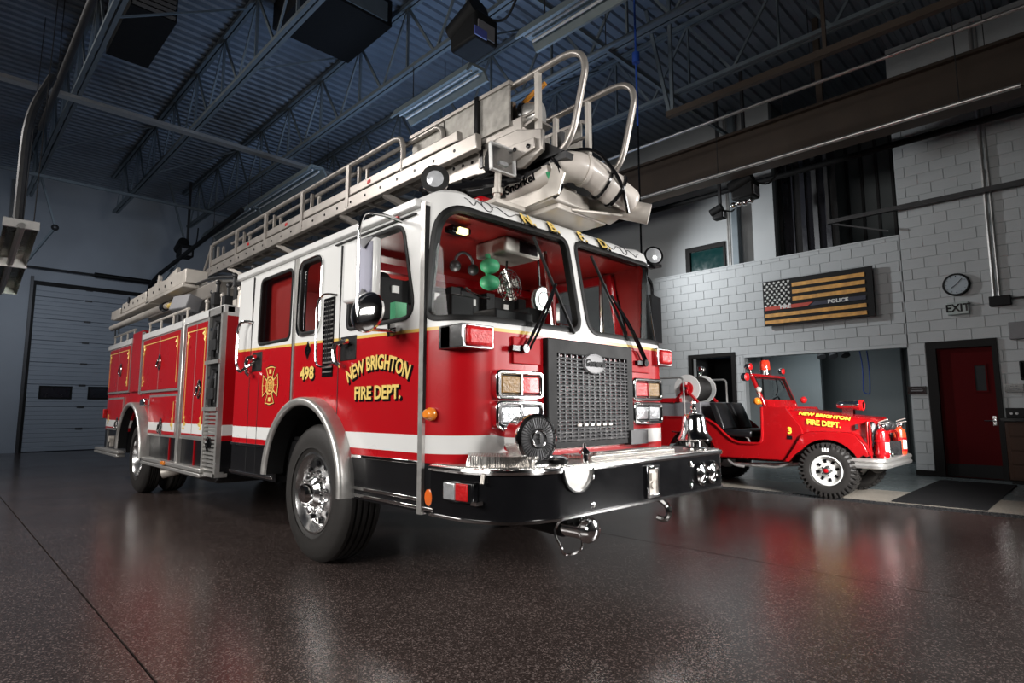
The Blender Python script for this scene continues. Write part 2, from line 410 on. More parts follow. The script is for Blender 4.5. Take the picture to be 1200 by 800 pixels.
# --- right wall: mortar core with block faces standing proud of recessed joints
YW = 13.0
core = MB()
for x0, x1, z0, z1 in ((-22.4, -6.97, 0, 2.42), (-5.97, -5.70, 0, 2.42), (-2.58, -2.29, 0, 2.42), (-1.27, 4.5, 0, 2.42), (-22.4, -2.57, 2.42, 4.5), (-2.56, 4.5, 2.42, 8.3)):
    core.box(x0, x1, YW+.011, YW+.2, z0, z1)
wall = obj('wall_right', core, M_mortar, kind=S)
regions = [(-8.6, -6.99, 0, 2.42), (-5.95, -5.72, 0, 2.42), (-2.57, -2.30, 0, 2.42), (-1.26, .3, 0, 2.42), (-9.6, -2.57, 2.42, 4.5), (-2.55, .3, 2.42, 6.7)]
blocks = []
for (x0, x1, z0, z1) in regions:
    r = 0; z = z0
    while z < z1-.02:
        zt = min(z+.2, z1); x = math.floor(x0/.4)*.4-(.2 if int(round(z/.2)) % 2 else 0)
        while x < x1:
            a, b = max(x, x0)+.003, min(x+.4, x1)-.003
            if b-a > .03: blocks.append((a, b, z+.0025, zt-.0025))
            x += .4
        z += .2
blocks.sort(key=lambda b: ((b[0]+b[1])/2)**2+YW**2+((b[2]+b[3])/2-1.2)**2)
def brickmesh(wd, ht):
    t = .004
    return MB().add([(-wd/2+t, 0, -ht/2+t), (wd/2-t, 0, -ht/2+t), (wd/2-t, 0, ht/2-t), (-wd/2+t, 0, ht/2-t),
                     (-wd/2, .014, -ht/2), (wd/2, .014, -ht/2), (wd/2, .014, ht/2), (-wd/2, .014, ht/2)],
                    [(3, 2, 1, 0), (0, 1, 5, 4), (1, 2, 6, 5), (2, 3, 7, 6), (3, 0, 4, 7)])
cache = {}; rest = MB(); rb = random.Random(3)
for i, (a, b, z0, z1) in enumerate(blocks):
    wd, ht = round(b-a, 3), round(z1-z0, 3); c = ((a+b)/2, YW+rb.uniform(-.0015, .0015), (z0+z1)/2)
    if i < 300:
        if (wd, ht) not in cache:
            o = obj('concrete_block', brickmesh(wd, ht), M_block, wall); cache[(wd, ht)] = o
        else: o = share(cache[(wd, ht)], wall, c)
        o.location = Vector((c[0], c[1]+.007, c[2]))-worldloc(wall)
    else:
        m_ = brickmesh(wd, ht); rest.add([(v[0]+c[0], v[1]+c[1], v[2]+c[2]) for v in m_.v], m_.f)
if rest.v: obj('more_concrete_blocks', rest, M_block, wall, kind='stuff')
# set-back upper wall over the parapet, with a window and a dark storage opening
up = MB()
for x0, x1, z0, z1 in ((-22.4, -7.18, 4.4, 8.3), (-6.18, -5.0, 4.4, 8.3), (-7.18, -6.18, 5.2, 8.3)): up.box(x0, x1, 13.32, 13.5, z0, z1)
obj('wall_upper', up, M_smooth, kind=S)
obj('trim_1', MB().box(-22.4, -2.57, 13.0, 13.34, 4.5, 4.53), M_smooth, kind=S)
win = obj('window_1', MB().ring([(-7.2, 4.5), (-6.16, 4.5), (-6.16, 5.22), (-7.2, 5.22)], [(-7.08, 4.53), (-6.21, 4.53), (-6.21, 5.10), (-7.08, 5.10)], 'y', 13.28, 13.36), M_frame, kind=S)
obj('window_pane', MB().box(-7.09, -6.2, 13.33, 13.34, 4.52, 5.11), M_teal, win)
# dark storage opening behind the parapet
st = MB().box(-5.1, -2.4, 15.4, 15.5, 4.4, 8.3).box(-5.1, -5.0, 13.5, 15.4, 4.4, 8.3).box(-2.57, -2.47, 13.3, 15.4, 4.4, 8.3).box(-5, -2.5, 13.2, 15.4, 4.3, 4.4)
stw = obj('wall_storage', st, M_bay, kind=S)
for i in range(9):
    x = -4.95+i*.31
    obj('steel_stud', MB().box(x, x+.05, 15.3, 15.39, 4.5, 8.2), M_darkmet, stw)
cur = thing('strip_curtain', 'dark hanging steel strip curtain in the left half of the upper opening', 'curtain', (-4.35, 13.7, 4.45))
for i in range(10):
    x = -4.96+i*.125
    obj('strip', MB().obox((x, 13.62+.03*(i % 2), 6.2), (.12, .012, 3.4), rz=.35*(1 if i % 2 else -1)), M_plate_dark if i % 3 else M_darkmet, cur)
obj('head_rail', MB().box(-5.0, -3.7, 13.6, 13.68, 7.9, 7.98), M_darkmet, cur)
pst = thing('sliding_gate_post', 'thin dark steel gate post and rail crossing the upper storage opening', 'rail', (-3.72, 12.8, 5.0))
obj('post', MB().box(-3.75, -3.69, 12.78, 12.84, 4.97, 6.8), M_darkmet, pst)
obj('rail', MB().box(-3.75, 1.2, 12.77, 12.85, 4.96, 5.04), M_darkmet, pst)
obj('brace', MB().bar((-3.7, 12.86, 4.98), (-2.7, 12.86, 4.6), .03, .03), M_darkmet, pst)
col = thing('steel_column', 'grey steel column with conduit standing on the parapet ledge', 'column', (-5.8, 13.15, 4.53))
obj('tube', MB().box(-5.88, -5.72, 13.06, 13.2, 4.53, 8.3), M_joist, col, bevel=.02)
obj('conduit', MB().tube([(-5.94, 13.1, 4.53), (-5.94, 13.1, 8.2)], .025), M_alu, col)
obj('conduit', MB().tube([(-5.995, 13.12, 4.53), (-5.995, 13.12, 8.2)], .02), M_alu, col)
# lower bay opening: room behind
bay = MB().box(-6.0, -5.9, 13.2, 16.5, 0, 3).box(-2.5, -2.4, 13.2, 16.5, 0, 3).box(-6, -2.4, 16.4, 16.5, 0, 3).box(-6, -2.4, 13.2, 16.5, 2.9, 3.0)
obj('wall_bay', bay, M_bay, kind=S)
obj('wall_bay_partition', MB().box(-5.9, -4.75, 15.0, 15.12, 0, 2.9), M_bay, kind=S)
obj('trim_2', MB().box(-5.7, -2.58, 12.985, 13.2, 2.36, 2.42), M_smooth, kind=S)
cab_ = thing('hanging_cable', 'loop of blue cable hanging from the ceiling of the grey bay behind the jeep', 'cable', (-3.6, 14, 1.5))
pts = [(-3.72+.1*t+.06*math.sin(PI*t), 14, 2.85-1.3*t) for t in [i/10 for i in range(11)]]+[(-3.5+.02*math.sin(i), 14, 1.5+.28*i) for i in range(6)]
obj('cord', MB().tube(pts, .012, 6), M_rope, cab_)
for i, x in enumerate((-3.35, -2.95)):
    tag(obj('conduit_pipe', MB().tube([(x, 16.3, 0.0), (x, 16.3, 2.88)], .035, 8), M_darkmet), ('dark vertical pipe in the grey bay, left of the pair behind the jeep', 'dark vertical pipe in the grey bay, right of the pair behind the jeep')[i], 'pipe')
pj = thing('track_light', 'black track light with three heads under the ceiling of the grey bay', 'light', (-4.2, 14, 2.3))
obj('rail', MB().box(-4.5, -3.85, 13.97, 14.03, 2.52, 2.9), M_blackm, pj)
for i in range(3): obj('lamp_head', MB().cyl((-4.42+i*.24, 14, 2.54), (-4.36+i*.24, 13.9, 2.34), .07, .09), M_blackm, pj)
# dark doorway left of the bay
dw = obj('door_2', MB().ring([(-7.06, -.001), (-5.9, -.001), (-5.9, 2.5), (-7.06, 2.5)], [(-6.97, 0), (-5.99, 0), (-5.99, 2.42), (-6.97, 2.42)], 'y', 12.97, 13.06), M_frame, kind=S)
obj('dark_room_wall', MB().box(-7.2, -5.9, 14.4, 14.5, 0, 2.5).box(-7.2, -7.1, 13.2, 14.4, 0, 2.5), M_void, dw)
# red door
door = obj('door_1', MB().ring([(-2.29, 0), (-1.27, 0), (-1.27, 2.42), (-2.29, 2.42)], [(-2.14, .01), (-1.345, .01), (-1.345, 2.29), (-2.14, 2.29)], 'y', 12.96, 13.1), M_frame, kind=S)
obj('door_leaf', MB().box(-2.14, -1.345, 13.05, 13.09, .01, 2.29), M_doorred, door)
obj('kick_plate', MB().box(-2.13, -1.355, 13.042, 13.05, .02, .24), M_blackm, door)
obj('window_frame', MB().ring([(-1.64, 1.49), (-1.44, 1.49), (-1.44, 1.99), (-1.64, 1.99)], [(-1.615, 1.52), (-1.465, 1.52), (-1.465, 1.96), (-1.615, 1.96)], 'y', 13.035, 13.05), M_doorred, door)
obj('window_pane', MB().box(-1.615, -1.465, 13.046, 13.05, 1.52, 1.96), M_void, door)
obj('door_handle', MB().cyl((-1.40, 13.05, 1.0), (-1.40, 13.0, 1.0), .018).tube([(-1.39, 13.0, 1.0), (-1.54, 13.0, 1.0)], .011).cbox((-1.40, 13.045, 1.0), (.05, .01, .16)), M_chrome, door)
for x0, x1 in ((-2.59, -2.29), (-1.27, .3), (-5.97, -5.70)):
    obj('baseboard_right', MB().box(x0, x1, 12.975, 13.0, 0, .1), M_frame, kind=S)
for i, (x0, x1) in enumerate(((-2.62, -2.33), (-1.22, -.98))):
    t = tag(obj('door_sign', MB().box(x0, x1, 12.965, 12.995, 1.48, 1.62), M_black), ('black room sign plate on the block pier left of the red door', 'black room sign plate on the wall right of the red door')[i], 'sign')
    obj('lettering', MB().box(x0+.07, x1-.07, 12.963, 12.966, 1.575, 1.585).box(x0+.05, x1-.05, 12.963, 12.966, 1.53, 1.55), M_grey, t)

# --- wall flag
fl = thing('wooden_wall_flag', 'charred wooden stars and stripes flag with FIRE and POLICE stripes on block wall', 'flag', (-4.1, 12.9, 3.0))
obj('backing_board', MB().box(-5.15, -3.03, 12.86, 12.92, 3.0, 3.98), M_blackm, fl)
for x in (-4.9, -3.3): obj('standoff', MB().box(x-.06, x+.06, 12.92, 13.0, 3.2, 3.8), M_blackm, fl)
for k, zz in enumerate((3.83, 3.68, 3.53)): obj('wood_stripe', MB().box(-4.53, -3.16, 12.845, 12.86, zz-.04, zz+.04), None or mat('burnt_wood_%d' % k, (.72, .29, .06), .5, var=.75, scale=5.5+k, bump=.3, bscale=30), fl)
for k, zz in enumerate((3.22, 3.075)): obj('wood_stripe', MB().box(-5.12, -3.16, 12.845, 12.86, zz-.038, zz+.038), mat('burnt_wood_%d' % (k+3), (.72, .29, .06), .5, var=.75, scale=6.5+k, bump=.3, bscale=30), fl)
fr = obj('red_stripe', MB().prism([(-5.12, 3.335), (-4.25, 3.335), (-4.13, 3.415), (-5.12, 3.415)], 'y', 12.845, 12.86), mat('flag_red', (.45, .035, .012), .5, var=.3), fl)
obj('lettering', text(MB(), 'FIRE', (-4.68, 12.842, 3.375), (1, 0, 0), (0, 0, 1), .10, .004, sx=1.25), M_paper, fr)
fbl = obj('blue_stripe', MB().prism([(-4.22, 3.335), (-3.16, 3.335), (-3.16, 3.415), (-4.10, 3.415)], 'y', 12.845, 12.86), mat('flag_navy', (.008, .012, .035), .5), fl)
obj('lettering', text(MB(), 'POLICE', (-3.66, 12.842, 3.375), (1, 0, 0), (0, 0, 1), .10, .004, sx=1.15), M_paper, fbl)
star = [(math.cos(PI/2+PI*i/5)*(.034 if i % 2 == 0 else .016), math.sin(PI/2+PI*i/5)*(.034 if i % 2 == 0 else .016)) for i in range(10)]
s0 = None
for r in range(9):
    for c in range(6 if r % 2 == 0 else 5):
        x = -5.10+.1*c+(.05 if r % 2 else 0); z = 3.93-.062*r
        if s0 is None: s0 = obj('star', MB().prism([(x+a, z+b) for a, b in star], 'y', 12.848, 12.86), M_paper, fl)
        else: share(s0, fl, (x, 12.854, z-.003))

# --- clock, exit sign, junction box, conduits
ck = thing('wall_clock', 'round dark-rimmed wall clock on the block wall above the exit sign', 'clock', (-1.75, 12.95, 3.2))
obj('case', MB().lathe([(.2, 0), (.205, .05), (.19, .07), (.172, .07), (.17, .055)], (-1.75, 13.0, 3.42), (0, -1, 0), 36), M_blackm, ck)
obj('dial', MB().lathe([(.17, .0), (.17, .06)], (-1.75, 12.998, 3.42), (0, -1, 0), 36), mat('clock_dial', (.33, .38, .42), .5), ck)
hd = MB().bar((-1.75, 12.932, 3.42), (-1.83, 12.932, 3.36), .012, .004).bar((-1.75, 12.932, 3.42), (-1.66, 12.932, 3.52), .009, .004)
obj('hands', hd, M_black, ck)
tk = MB()
for i in range(12):
    a = i*PI/6; tk.bar((-1.75+.135*math.sin(a), 12.935, 3.42+.135*math.cos(a)), (-1.75+.158*math.sin(a), 12.935, 3.42+.158*math.cos(a)), .01, .003)
obj('hour_marks', tk, M_black, ck)
ex = thing('exit_sign', 'grey EXIT sign on the block wall between clock and red door', 'sign', (-1.75, 12.95, 2.88))
obj('housing', MB().box(-1.91, -1.60, 12.93, 13.0, 2.88, 3.10), mat('exit_face', (.30, .35, .34), .4), ex, bevel=.008)
obj('lettering', text(MB(), 'EXIT', (-1.755, 12.927, 2.99), (1, 0, 0), (0, 0, 1), .19, .006, sx=.9), M_black, ex)
jb = thing('junction_box', 'black junction box under a vertical conduit, right of the wall clock', 'electrical box', (-1.16, 12.9, 2.95))
obj('box', MB().box(-1.31, -1.02, 12.88, 13.0, 2.96, 3.13), M_blackm, jb, bevel=.01)
obj('conduit', MB().tube([(-1.24, 12.95, 3.13), (-1.22, 12.95, 8.2)], .028), M_alu, jb)
obj('conduit', MB().tube([(-1.17, 12.96, 3.13), (-1.15, 12.96, 8.2)], .018), M_alu, jb)
obj('side_conduit', MB().tube([(-1.02, 12.95, 3.07), (.3, 12.95, 3.07)], .016), M_darkmet, jb)
hp = thing('door_closer_box', 'small pale metal wall box right of the red door lintel', 'electrical box', (-.98, 12.97, 2.37))
obj('box', MB().box(-1.09, -.8, 12.9, 13.0, 2.37, 2.66), M_grey, hp, bevel=.01)
cb = thing('wooden_cabinet', 'dark stained wooden drawer cabinet with black counter right of the red door', 'cabinet', (-.75, 12.7, 0))
obj('carcass', MB().box(-1.22, -.3, 12.5, 12.97, .06, 1.0), M_wood, cb, bevel=.008)
obj('plinth', MB().box(-1.2, -.32, 12.54, 12.95, 0, .06), M_frame, cb)
obj('counter', MB().box(-1.27, -.25, 12.44, 12.97, 1.0, 1.06), M_black, cb, bevel=.006)
for i in range(4):
    z = .09+i*.225
    d_ = obj('drawer', MB().box(-1.17, -.35, 12.482, 12.5, z, z+.2), M_wood, cb, bevel=.005)
    obj('handle', MB().tube([(-.84, 12.485, z+.1), (-.84, 12.46, z+.1), (-.68, 12.46, z+.1), (-.68, 12.485, z+.1)], .007, 6), M_darkmet, d_)
bx = thing('black_radio_set', 'black desk radio standing on the dark wooden counter at right edge', 'radio', (-.95, 12.7, 1.06))
obj('case', MB().box(-1.2, -.75, 12.55, 12.85, 1.06, 1.22), M_blackm, bx, bevel=.01)
obj('knob', MB().cyl((-1.13, 12.55, 1.13), (-1.13, 12.53, 1.13), .02), M_chrome, bx); obj('knob', MB().cyl((-1.06, 12.55, 1.13), (-1.06, 12.53, 1.13), .02), M_chrome, bx)
ph = thing('wall_phone', 'black wall telephone beside the red door at the right edge', 'telephone', (-.92, 12.95, 1.7))
obj('body', MB().box(-1.0, -.82, 12.9, 13.0, 1.68, 2.0), M_blackm, ph, bevel=.015)
obj('handset', MB().tube([(-.97, 12.87, 1.72), (-.97, 12.85, 1.76), (-.97, 12.85, 1.92), (-.97, 12.87, 1.97)], .022), M_black, ph)

# --- far left wall with the overhead door
XL = -22.3
lw = MB().box(XL-.2, XL, -5.5, 1.98, 0, 8.3).box(XL-.2, XL, 6.6, 13.2, 0, 8.3).box(XL-.2, XL, 1.98, 6.6, 5.0, 8.3)
obj('wall_left', lw, M_panel, kind=S)
od = obj('door_3', MB().ring([(1.9, -.001), (6.68, -.001), (6.68, 5.08), (1.9, 5.08)], [(2.02, 0), (6.56, 0), (6.56, 4.96), (2.02, 4.96)], 'x', XL-.05, XL+.04), M_frame, kind=S)
obj('wall_near', MB().box(-22.4, 4.7, -5.7, -5.5, 0, 8.3), M_dim, kind=S)
obj('wall_front', MB().box(4.5, 4.7, -5.5, 13.2, 0, 8.3), M_dim, kind=S)
z = .01
while z < 4.9:
    zt = min(z+.66, 4.97); prof = []
    n = 5 if zt-z > .5 else 2
    for i in range(n):
        a = z+(zt-z)*i/n; b = z+(zt-z)*(i+1)/n
        prof += [(XL-.025, a+.004), (XL-.012, a+.014), (XL-.012, b-.014), (XL-.025, b-.004)]
    poly = prof+[(XL-.06, zt-.004), (XL-.06, z+.004)]
    m_ = MB(); nn = len(poly); m_.v = [(x, 2.02, zz) for x, zz in poly]+[(x, 6.56, zz) for x, zz in poly]
    m_.f = [tuple(range(nn)), tuple(reversed(range(nn, 2*nn)))]+[(i, (i+1) % nn, nn+(i+1) % nn, nn+i) for i in range(nn)]
    pn = obj('door_panel', m_, M_panel, od, angle=20)
    if abs(z-1.33) < .05:
        for y0 in (2.30, 3.50, 4.7, 5.7):
            f_ = obj('window_frame', MB().ring([(y0, 1.56), (y0+.8, 1.56), (y0+.8, 1.95), (y0, 1.95)], [(y0+.05, 1.61), (y0+.75, 1.61), (y0+.75, 1.9), (y0+.05, 1.9)], 'x', XL-.02, XL+.01), M_frame, pn)
            obj('window_pane', MB().box(XL-.012, XL-.004, y0+.05, y0+.75, 1.61, 1.9), M_plate_dark, pn)
    for y0 in (3.25,):
        obj('hinge', MB().box(XL-.012, XL+.01, y0, y0+.18, zt-.035, zt+.02), M_darkmet, pn)
    z += .66
for y in (1.88, 6.6): obj('door_track', MB().box(XL, XL+.1, y, y+.07, 0, 5.2), M_darkmet, od)
obj('torsion_shaft', MB().tube([(XL+.2, 1.7, 5.45), (XL+.2, 6.8, 5.45)], .03), M_darkmet, od)
obj('torsion_spring', MB().cyl((XL+.2, 3.4, 5.45), (XL+.2, 6.2, 5.45), .075), M_blackm, od)
obj('wall_conduit', MB().tube([(XL+.06, 6.9, 0), (XL+.06, 6.9, 8)], .06), M_alu, bpy.data.objects['wall_left'])
obj('wall_conduit', MB().tube([(XL+.06, 1.3, 5.6), (XL+.06, 1.3, 8)], .05), M_alu, bpy.data.objects['wall_left'])
tag(obj('blue_marker', MB().box(XL, XL+.02, 1.05, 1.45, 1.12, 1.17).box(XL, XL+.02, 1.05, 1.4, 1.2, 1.23), M_rope), 'blue marker strips on the left wall beside the overhead door', 'marker')

# --- ceiling: fluted deck on open-web joists
dk = MB(); n = 0; x = XL
prof = []
while x < 4.4:
    prof += [(x, 8.30), (x+.085, 8.30), (x+.11, 8.345), (x+.195, 8.345)]; x += .22
k = len(prof)
dk.v = [(px, -5.5, pz) for px, pz in prof]+[(px, 15.5, pz) for px, pz in prof]
dk.f = [(i, i+1, k+i+1, k+i) for i in range(k-1)]
ceil = obj('ceiling', dk, M_deck, kind=S, angle=15)
def joist(y, x0, x1, zb=7.0, zt=8.22, pitch=1.6):
    j = obj('roof_joist', MB().box(x0-.6, x1, y-.07, y-.012, zt, zt+.07).box(x0-.6, x1, y+.012, y+.07, zt, zt+.07), M_joist, ceil)
    obj('bottom_chord', MB().box(x0, x1, y-.075, y-.014, zb, zb+.065).box(x0, x1, y+.014, y+.075, zb, zb+.065), M_joist, j)
    x = x0+.1; d0 = d1 = v0 = None
    def web(a, b, ref):
        c = ((a[0]+b[0])/2, y, (a[1]+b[1])/2)
        if ref is None: return obj('web_bar', MB().bar((a[0], y, a[1]), (b[0], y, b[1]), .03, .045), M_joist, j)
        o = share(ref, j, c); return ref
    while x+pitch < x1:
        d0 = web((x, zb+.03), (x+pitch/2, zt+.03), d0); d1 = web((x+pitch/2, zt+.03), (x+pitch, zb+.03), d1)
        v0 = web((x+pitch/2, zb+.03), (x+pitch/2, zt+.03), v0); x += pitch
    return j
for y, x1 in ((1.5, -6), (3.49, -4), (5.47, -3), (7.45, -1), (9.43, .6)): joist(y, -20.2, x1)
joist(12.9, -12, -3.2, 6.65, 7.0, .6)
for x in (-18.0, -13.0, -5.2): obj('bridging_bar', MB().box(x-(.09 if x == -13 else .03), x+(.09 if x == -13 else .03), -.5, 12.8, 6.92, 6.99), M_alu if x == -13 else M_joist, ceil)
for x, s_ in ((-16.3, 1), (-10, -1), (-7, 1)):
    for y in (1.5, 3.49, 5.47, 7.45): obj('cross_brace', MB().bar((x, y, 7.05), (x+.1*s_, y+1.97, 8.25), .03, .03), M_joist, ceil)
obj('trim_3', MB().box(-14, 4, 10.95, 11.02, 5.86, 6.58).box(-14, 4, 10.85, 11.13, 6.58, 6.63).box(-14, 4, 10.8, 11.18, 5.80, 5.85), M_rust, kind=S)
for x in (-9, -3.2, 1.5): obj('beam_hanger', MB().box(x-.05, x+.05, 10.94, 11.03, 6.6, 8.3), M_rust, bpy.data.objects['trim_3'])

def along(name, label, cat, y, z, x0, x1, r, m, hang=()):
    t = thing(name, label, cat, ((x0+x1)/2, y, z))
    obj('pipe', MB().tube([(x0, y, z), (x1, y, z)], r, 10), m, t)
    for hx in hang: obj('hanger', MB().tube([(hx, y, z+r*.5), (hx, y, 8.3)], .008, 5), M_darkmet, t)
    return t
along('overhead_pipe', 'pale thin pipe along the front face of the brown ceiling girder', 'pipe', 10.62, 5.75, -11, -.5, .035, M_alu, (-8, -5, -1.2))
along('overhead_pipe', 'thick black pipe high along the block wall below the girder', 'pipe', 12.5, 6.13, -12, .6, .06, M_blackm, (-8, -4.4, -1))
along('overhead_pipe', 'bluish pipe running overhead along the left joists above the heater', 'pipe', 1.12, 6.6, -14, -4, .05, M_darkmet, (-12, -8))
along('overhead_pipe', 'dark sprinkler pipe overhead between fluorescent lights and track rail', 'pipe', 7.0, 6.75, -20, -1, .04, M_joist, (-14, -9, -5))
along('overhead_pipe', 'grey conduit overhead to the right of the track rail', 'pipe', 9.9, 6.5, -14, .2, .03, M_alu, (-9, -3))
# fluorescent strips
def strip(x0, x1, label):
    t = thing('fluorescent_fixture', label, 'ceiling light', ((x0+x1)/2, 5.43, 6.18), 'fluorescent fixtures in a row')
    poly = [(5.20, 6.15), (5.24, 6.15), (5.32, 6.27), (5.54, 6.27), (5.62, 6.15), (5.66, 6.15), (5.57, 6.32), (5.29, 6.32)]
    obj('reflector', MB().prism(poly, 'x', x0, x1), M_lightfix, t)
    for y in (5.36, 5.50): obj('tube', MB().tube([(x0+.06, y, 6.225), (x1-.06, y, 6.225)], .019, 8), M_paper, t)
    for x in (x0+.35, x1-.35): obj('hanger', MB().tube([(x, 5.43, 6.3), (x, 5.43, 7.0)], .008, 5), M_darkmet, t)
strip(-18.0, -14.7, 'dull fluorescent fixture in the overhead row, farthest, near the overhead door')
strip(-14.6, -11.3, 'dull fluorescent fixture in the overhead row, second from the far end')
strip(-8.2, -6.2, 'dull fluorescent fixture above the ladder beside the door opener motor')
strip(-5.2, -2.4, 'dull fluorescent fixture in the overhead row, nearest the camera')
# overhead door operator motors
def opener(c, s, label):
    t = thing('door_operator', label, 'motor', (c[0], c[1], c[2]-.3))
    obj('housing', MB().cbox(c, (.55*s, .42*s, .42*s)), M_blackm, t, bevel=.04)
    obj('motor', MB().cyl((c[0]-.3*s, c[1]-.1, c[2]+.1*s), (c[0]+.22*s, c[1]-.1, c[2]+.28*s), .17*s), M_blackm, t)
    obj('front_panel', MB().cbox((c[0]+.28*s, c[1]-.02, c[2]-.06*s), (.02, .3*s, .22*s)), M_grey, t)
    obj('cable', MB().tube([(c[0]+.2*s, c[1]+.1, c[2]+.2*s), (c[0]+.5*s, c[1]+.15, c[2]+.05), (c[0]+.8*s, c[1]+.12, c[2]+.35), (c[0]+.9*s, c[1]+.1, c[2]+.6)], .018, 6), M_blackm, t)
    obj('hanger', MB().box(c[0]-.03, c[0]+.03, c[1]+.02, c[1]+.08, c[2], 8.3), M_darkmet, t)
    return t
o1 = opener((-5.85, 5.05, 6.42), 1.0, 'black overhead door motor hanging above the ladder end')
obj('status_panel', MB().cbox((-5.56, 4.92, 6.28), (.02, .22, .12)), mat('status_blue', (.08, .1, .35), .3), o1)
o2 = opener((-4.85, 11.5, 5.62), .85, 'black overhead door motor hanging in front of the upper block wall')
for i in range(4): obj('lamp', MB().ball((-5.05+.12*i, 11.35, 5.33+.02*(i % 2)), .065), M_chrome, o2)
o3 = opener((-19.6, 5.25, 6.05), .9, 'black overhead door motor at the far end near the overhead door')
o4 = opener((-5.75, 12.2, 5.5), .5, 'small black motor beside the steel column on the upper wall')
tr = thing('door_track_rail', 'dark overhead track rail with a V shaped hanger right of the ladder', 'rail', (-3, 8.6, 6.2))
obj('rail', MB().box(-4.9, .8, 8.55, 8.65, 6.15, 6.25), M_rust, tr)
obj('hanger', MB().bar((-5.25, 8.6, 8.3), (-4.85, 8.6, 6.2), .06, .04), M_joist, tr)
obj('hanger', MB().bar((-4.8, 8.6, 8.3), (-4.8, 8.6, 6.2), .06, .04), M_joist, tr)
obj('hanger', MB().bar((-2.4, 8.6, 8.3), (-2.4, 8.6, 6.2), .05, .04), M_rust, tr)
for y, lab in ((1.95, 'left'), (5.25, 'right')):
    t = thing('door_track_hanger', 'bent steel strut hanging from the roof at the overhead door, %s one' % lab, 'strut', (-20, y, 5))
    obj('upper_strut', MB().bar((-20, y-.45, 8.25), (-20, y+.15, 6.25), .06, .05), M_joist, t)
    obj('lower_strut', MB().bar((-20, y+.15, 6.2), (-20.4, y-.5, 4.95), .06, .05), M_joist, t)
    obj('joint', MB().ball((-20, y+.15, 6.22), .09), M_darkmet, t)
t = thing('door_track', 'dark curved overhead door track running under the roof', 'rail', (-18, 4.6, 5.4))
obj('track', MB().tube([(-22.1, 4.9, 5.1), (-21.8, 4.9, 5.35), (-21, 4.9, 5.5), (-14, 4.9, 5.9)], .06, 8), M_blackm, t)
# reel cord
cd = thing('cord_drop', 'blue air hose dropping from the roof behind the ladder basket', 'hose', (-4.2, 6.5, 3.2))
obj('hose', MB().tube([(-4.15, 6.5, 8.3), (-4.15, 6.5, 5.0)], .014, 6), M_rope, cd)
obj('hose_lower', MB().tube([(-4.15, 6.5, 5.0), (-4.15, 6.5, 3.0)], .012, 6), M_black, cd)
obj('coupling', MB().cyl((-4.15, 6.5, 5.9), (-4.15, 6.5, 6.05), .05), M_rope, cd)
# radiant heater at left
ht = thing('radiant_heater', 'hanging radiant heater with shiny reflector at the left edge', 'heater', (-11.5, .6, 3.4))
obj('reflector', MB().add([(-10.5, .60, 3.86), (-10.5, .86, 3.86), (-10.5, .92, 3.76), (-10.5, .54, 3.76), (-14.0, .66, 3.46), (-14.0, .94, 3.46), (-14.0, 1.0, 3.34), (-14.0, .60, 3.34)],
    [(0, 1, 5, 4), (1, 2, 6, 5), (0, 4, 7, 3), (4, 5, 6, 7)]), M_green_refl, ht)
obj('reflector_band', MB().box(-10.52, -10.47, .53, .93, 3.75, 3.87), M_alu, ht); obj('reflector_band', MB().box(-12.3, -12.25, .56, .97, 3.52, 3.66), M_alu, ht)
obj('burner_tube', MB().tube([(-10.4, .73, 3.77), (-14.1, .78, 3.37)], .045), M_alu, ht)
obj('flue', MB().tube([(-11.0, .72, 3.8), (-11.0, .72, 5.6), (-11.4, 1.0, 6.5)], .06), M_darkmet, ht)
for x in (-11.0, -12.8): obj('hanger', MB().tube([(x, .9, 3.78), (x, .95, 8.2)], .008, 5), M_darkmet, ht)
# rooftop unit duct and roof hatch
du = thing('ceiling_duct', 'dark square duct hanging between the joists above the ladder', 'duct', (-9, 4.4, 7.55))
obj('duct', MB().box(-9.7, -8.2, 3.75, 5.2, 7.8, 8.28), M_blackm, du)
obj('grille', MB().box(-8.2, -8.18, 3.9, 5.1, 7.85, 8.2), M_joist, du)
uh = thing('unit_heater', 'black unit heater hanging at the upper left of the roof', 'heater', (-11.2, 1.9, 7.2))
obj('casing', MB().box(-12.0, -10.2, 1.75, 2.4, 7.5, 8.1), M_blackm, uh)
for i in range(6): obj('louvre', MB().obox((-10.18, 2.07, 7.55+.09*i), (.02, .6, .06), ry=.4), M_darkmet, uh)

# ================================================================== THE FIRE ENGINE
T = thing('fire_engine', 'large red and white ladder fire engine with white belt stripe parked in the hall', 'fire truck', (-7.5, 3.52, 0))
Y0, Y1 = 2.25, 4.80          # near and far side
YC = (Y0+Y1)/2
XF, XR, RC = -2.76, -6.37, .34
SEG1 = (XF-RC)-XR; SEG2 = RC*PI/2; SEG3 = (Y1-RC)-(Y0+RC)
STOT = 2*SEG1+2*SEG2+SEG3
PV = [.58, 1.75, 2.52, 2.60, 2.66, 2.72, 2.80]
def lerp(x, ys):
    for i in range(len(PV)-1):
        if x <= PV[i+1]: t = (x-PV[i])/(PV[i+1]-PV[i]); return ys[i]+(ys[i+1]-ys[i])*max(t, 0)
    return ys[-1]
PF = [0, 0, .14, .165, .20, .26, .42]; PG = [0, 0, .012, .015, .03, .09, .26]; PZ = [.58, 1.75, 2.52, 2.60, 2.655, 2.69, 2.715]
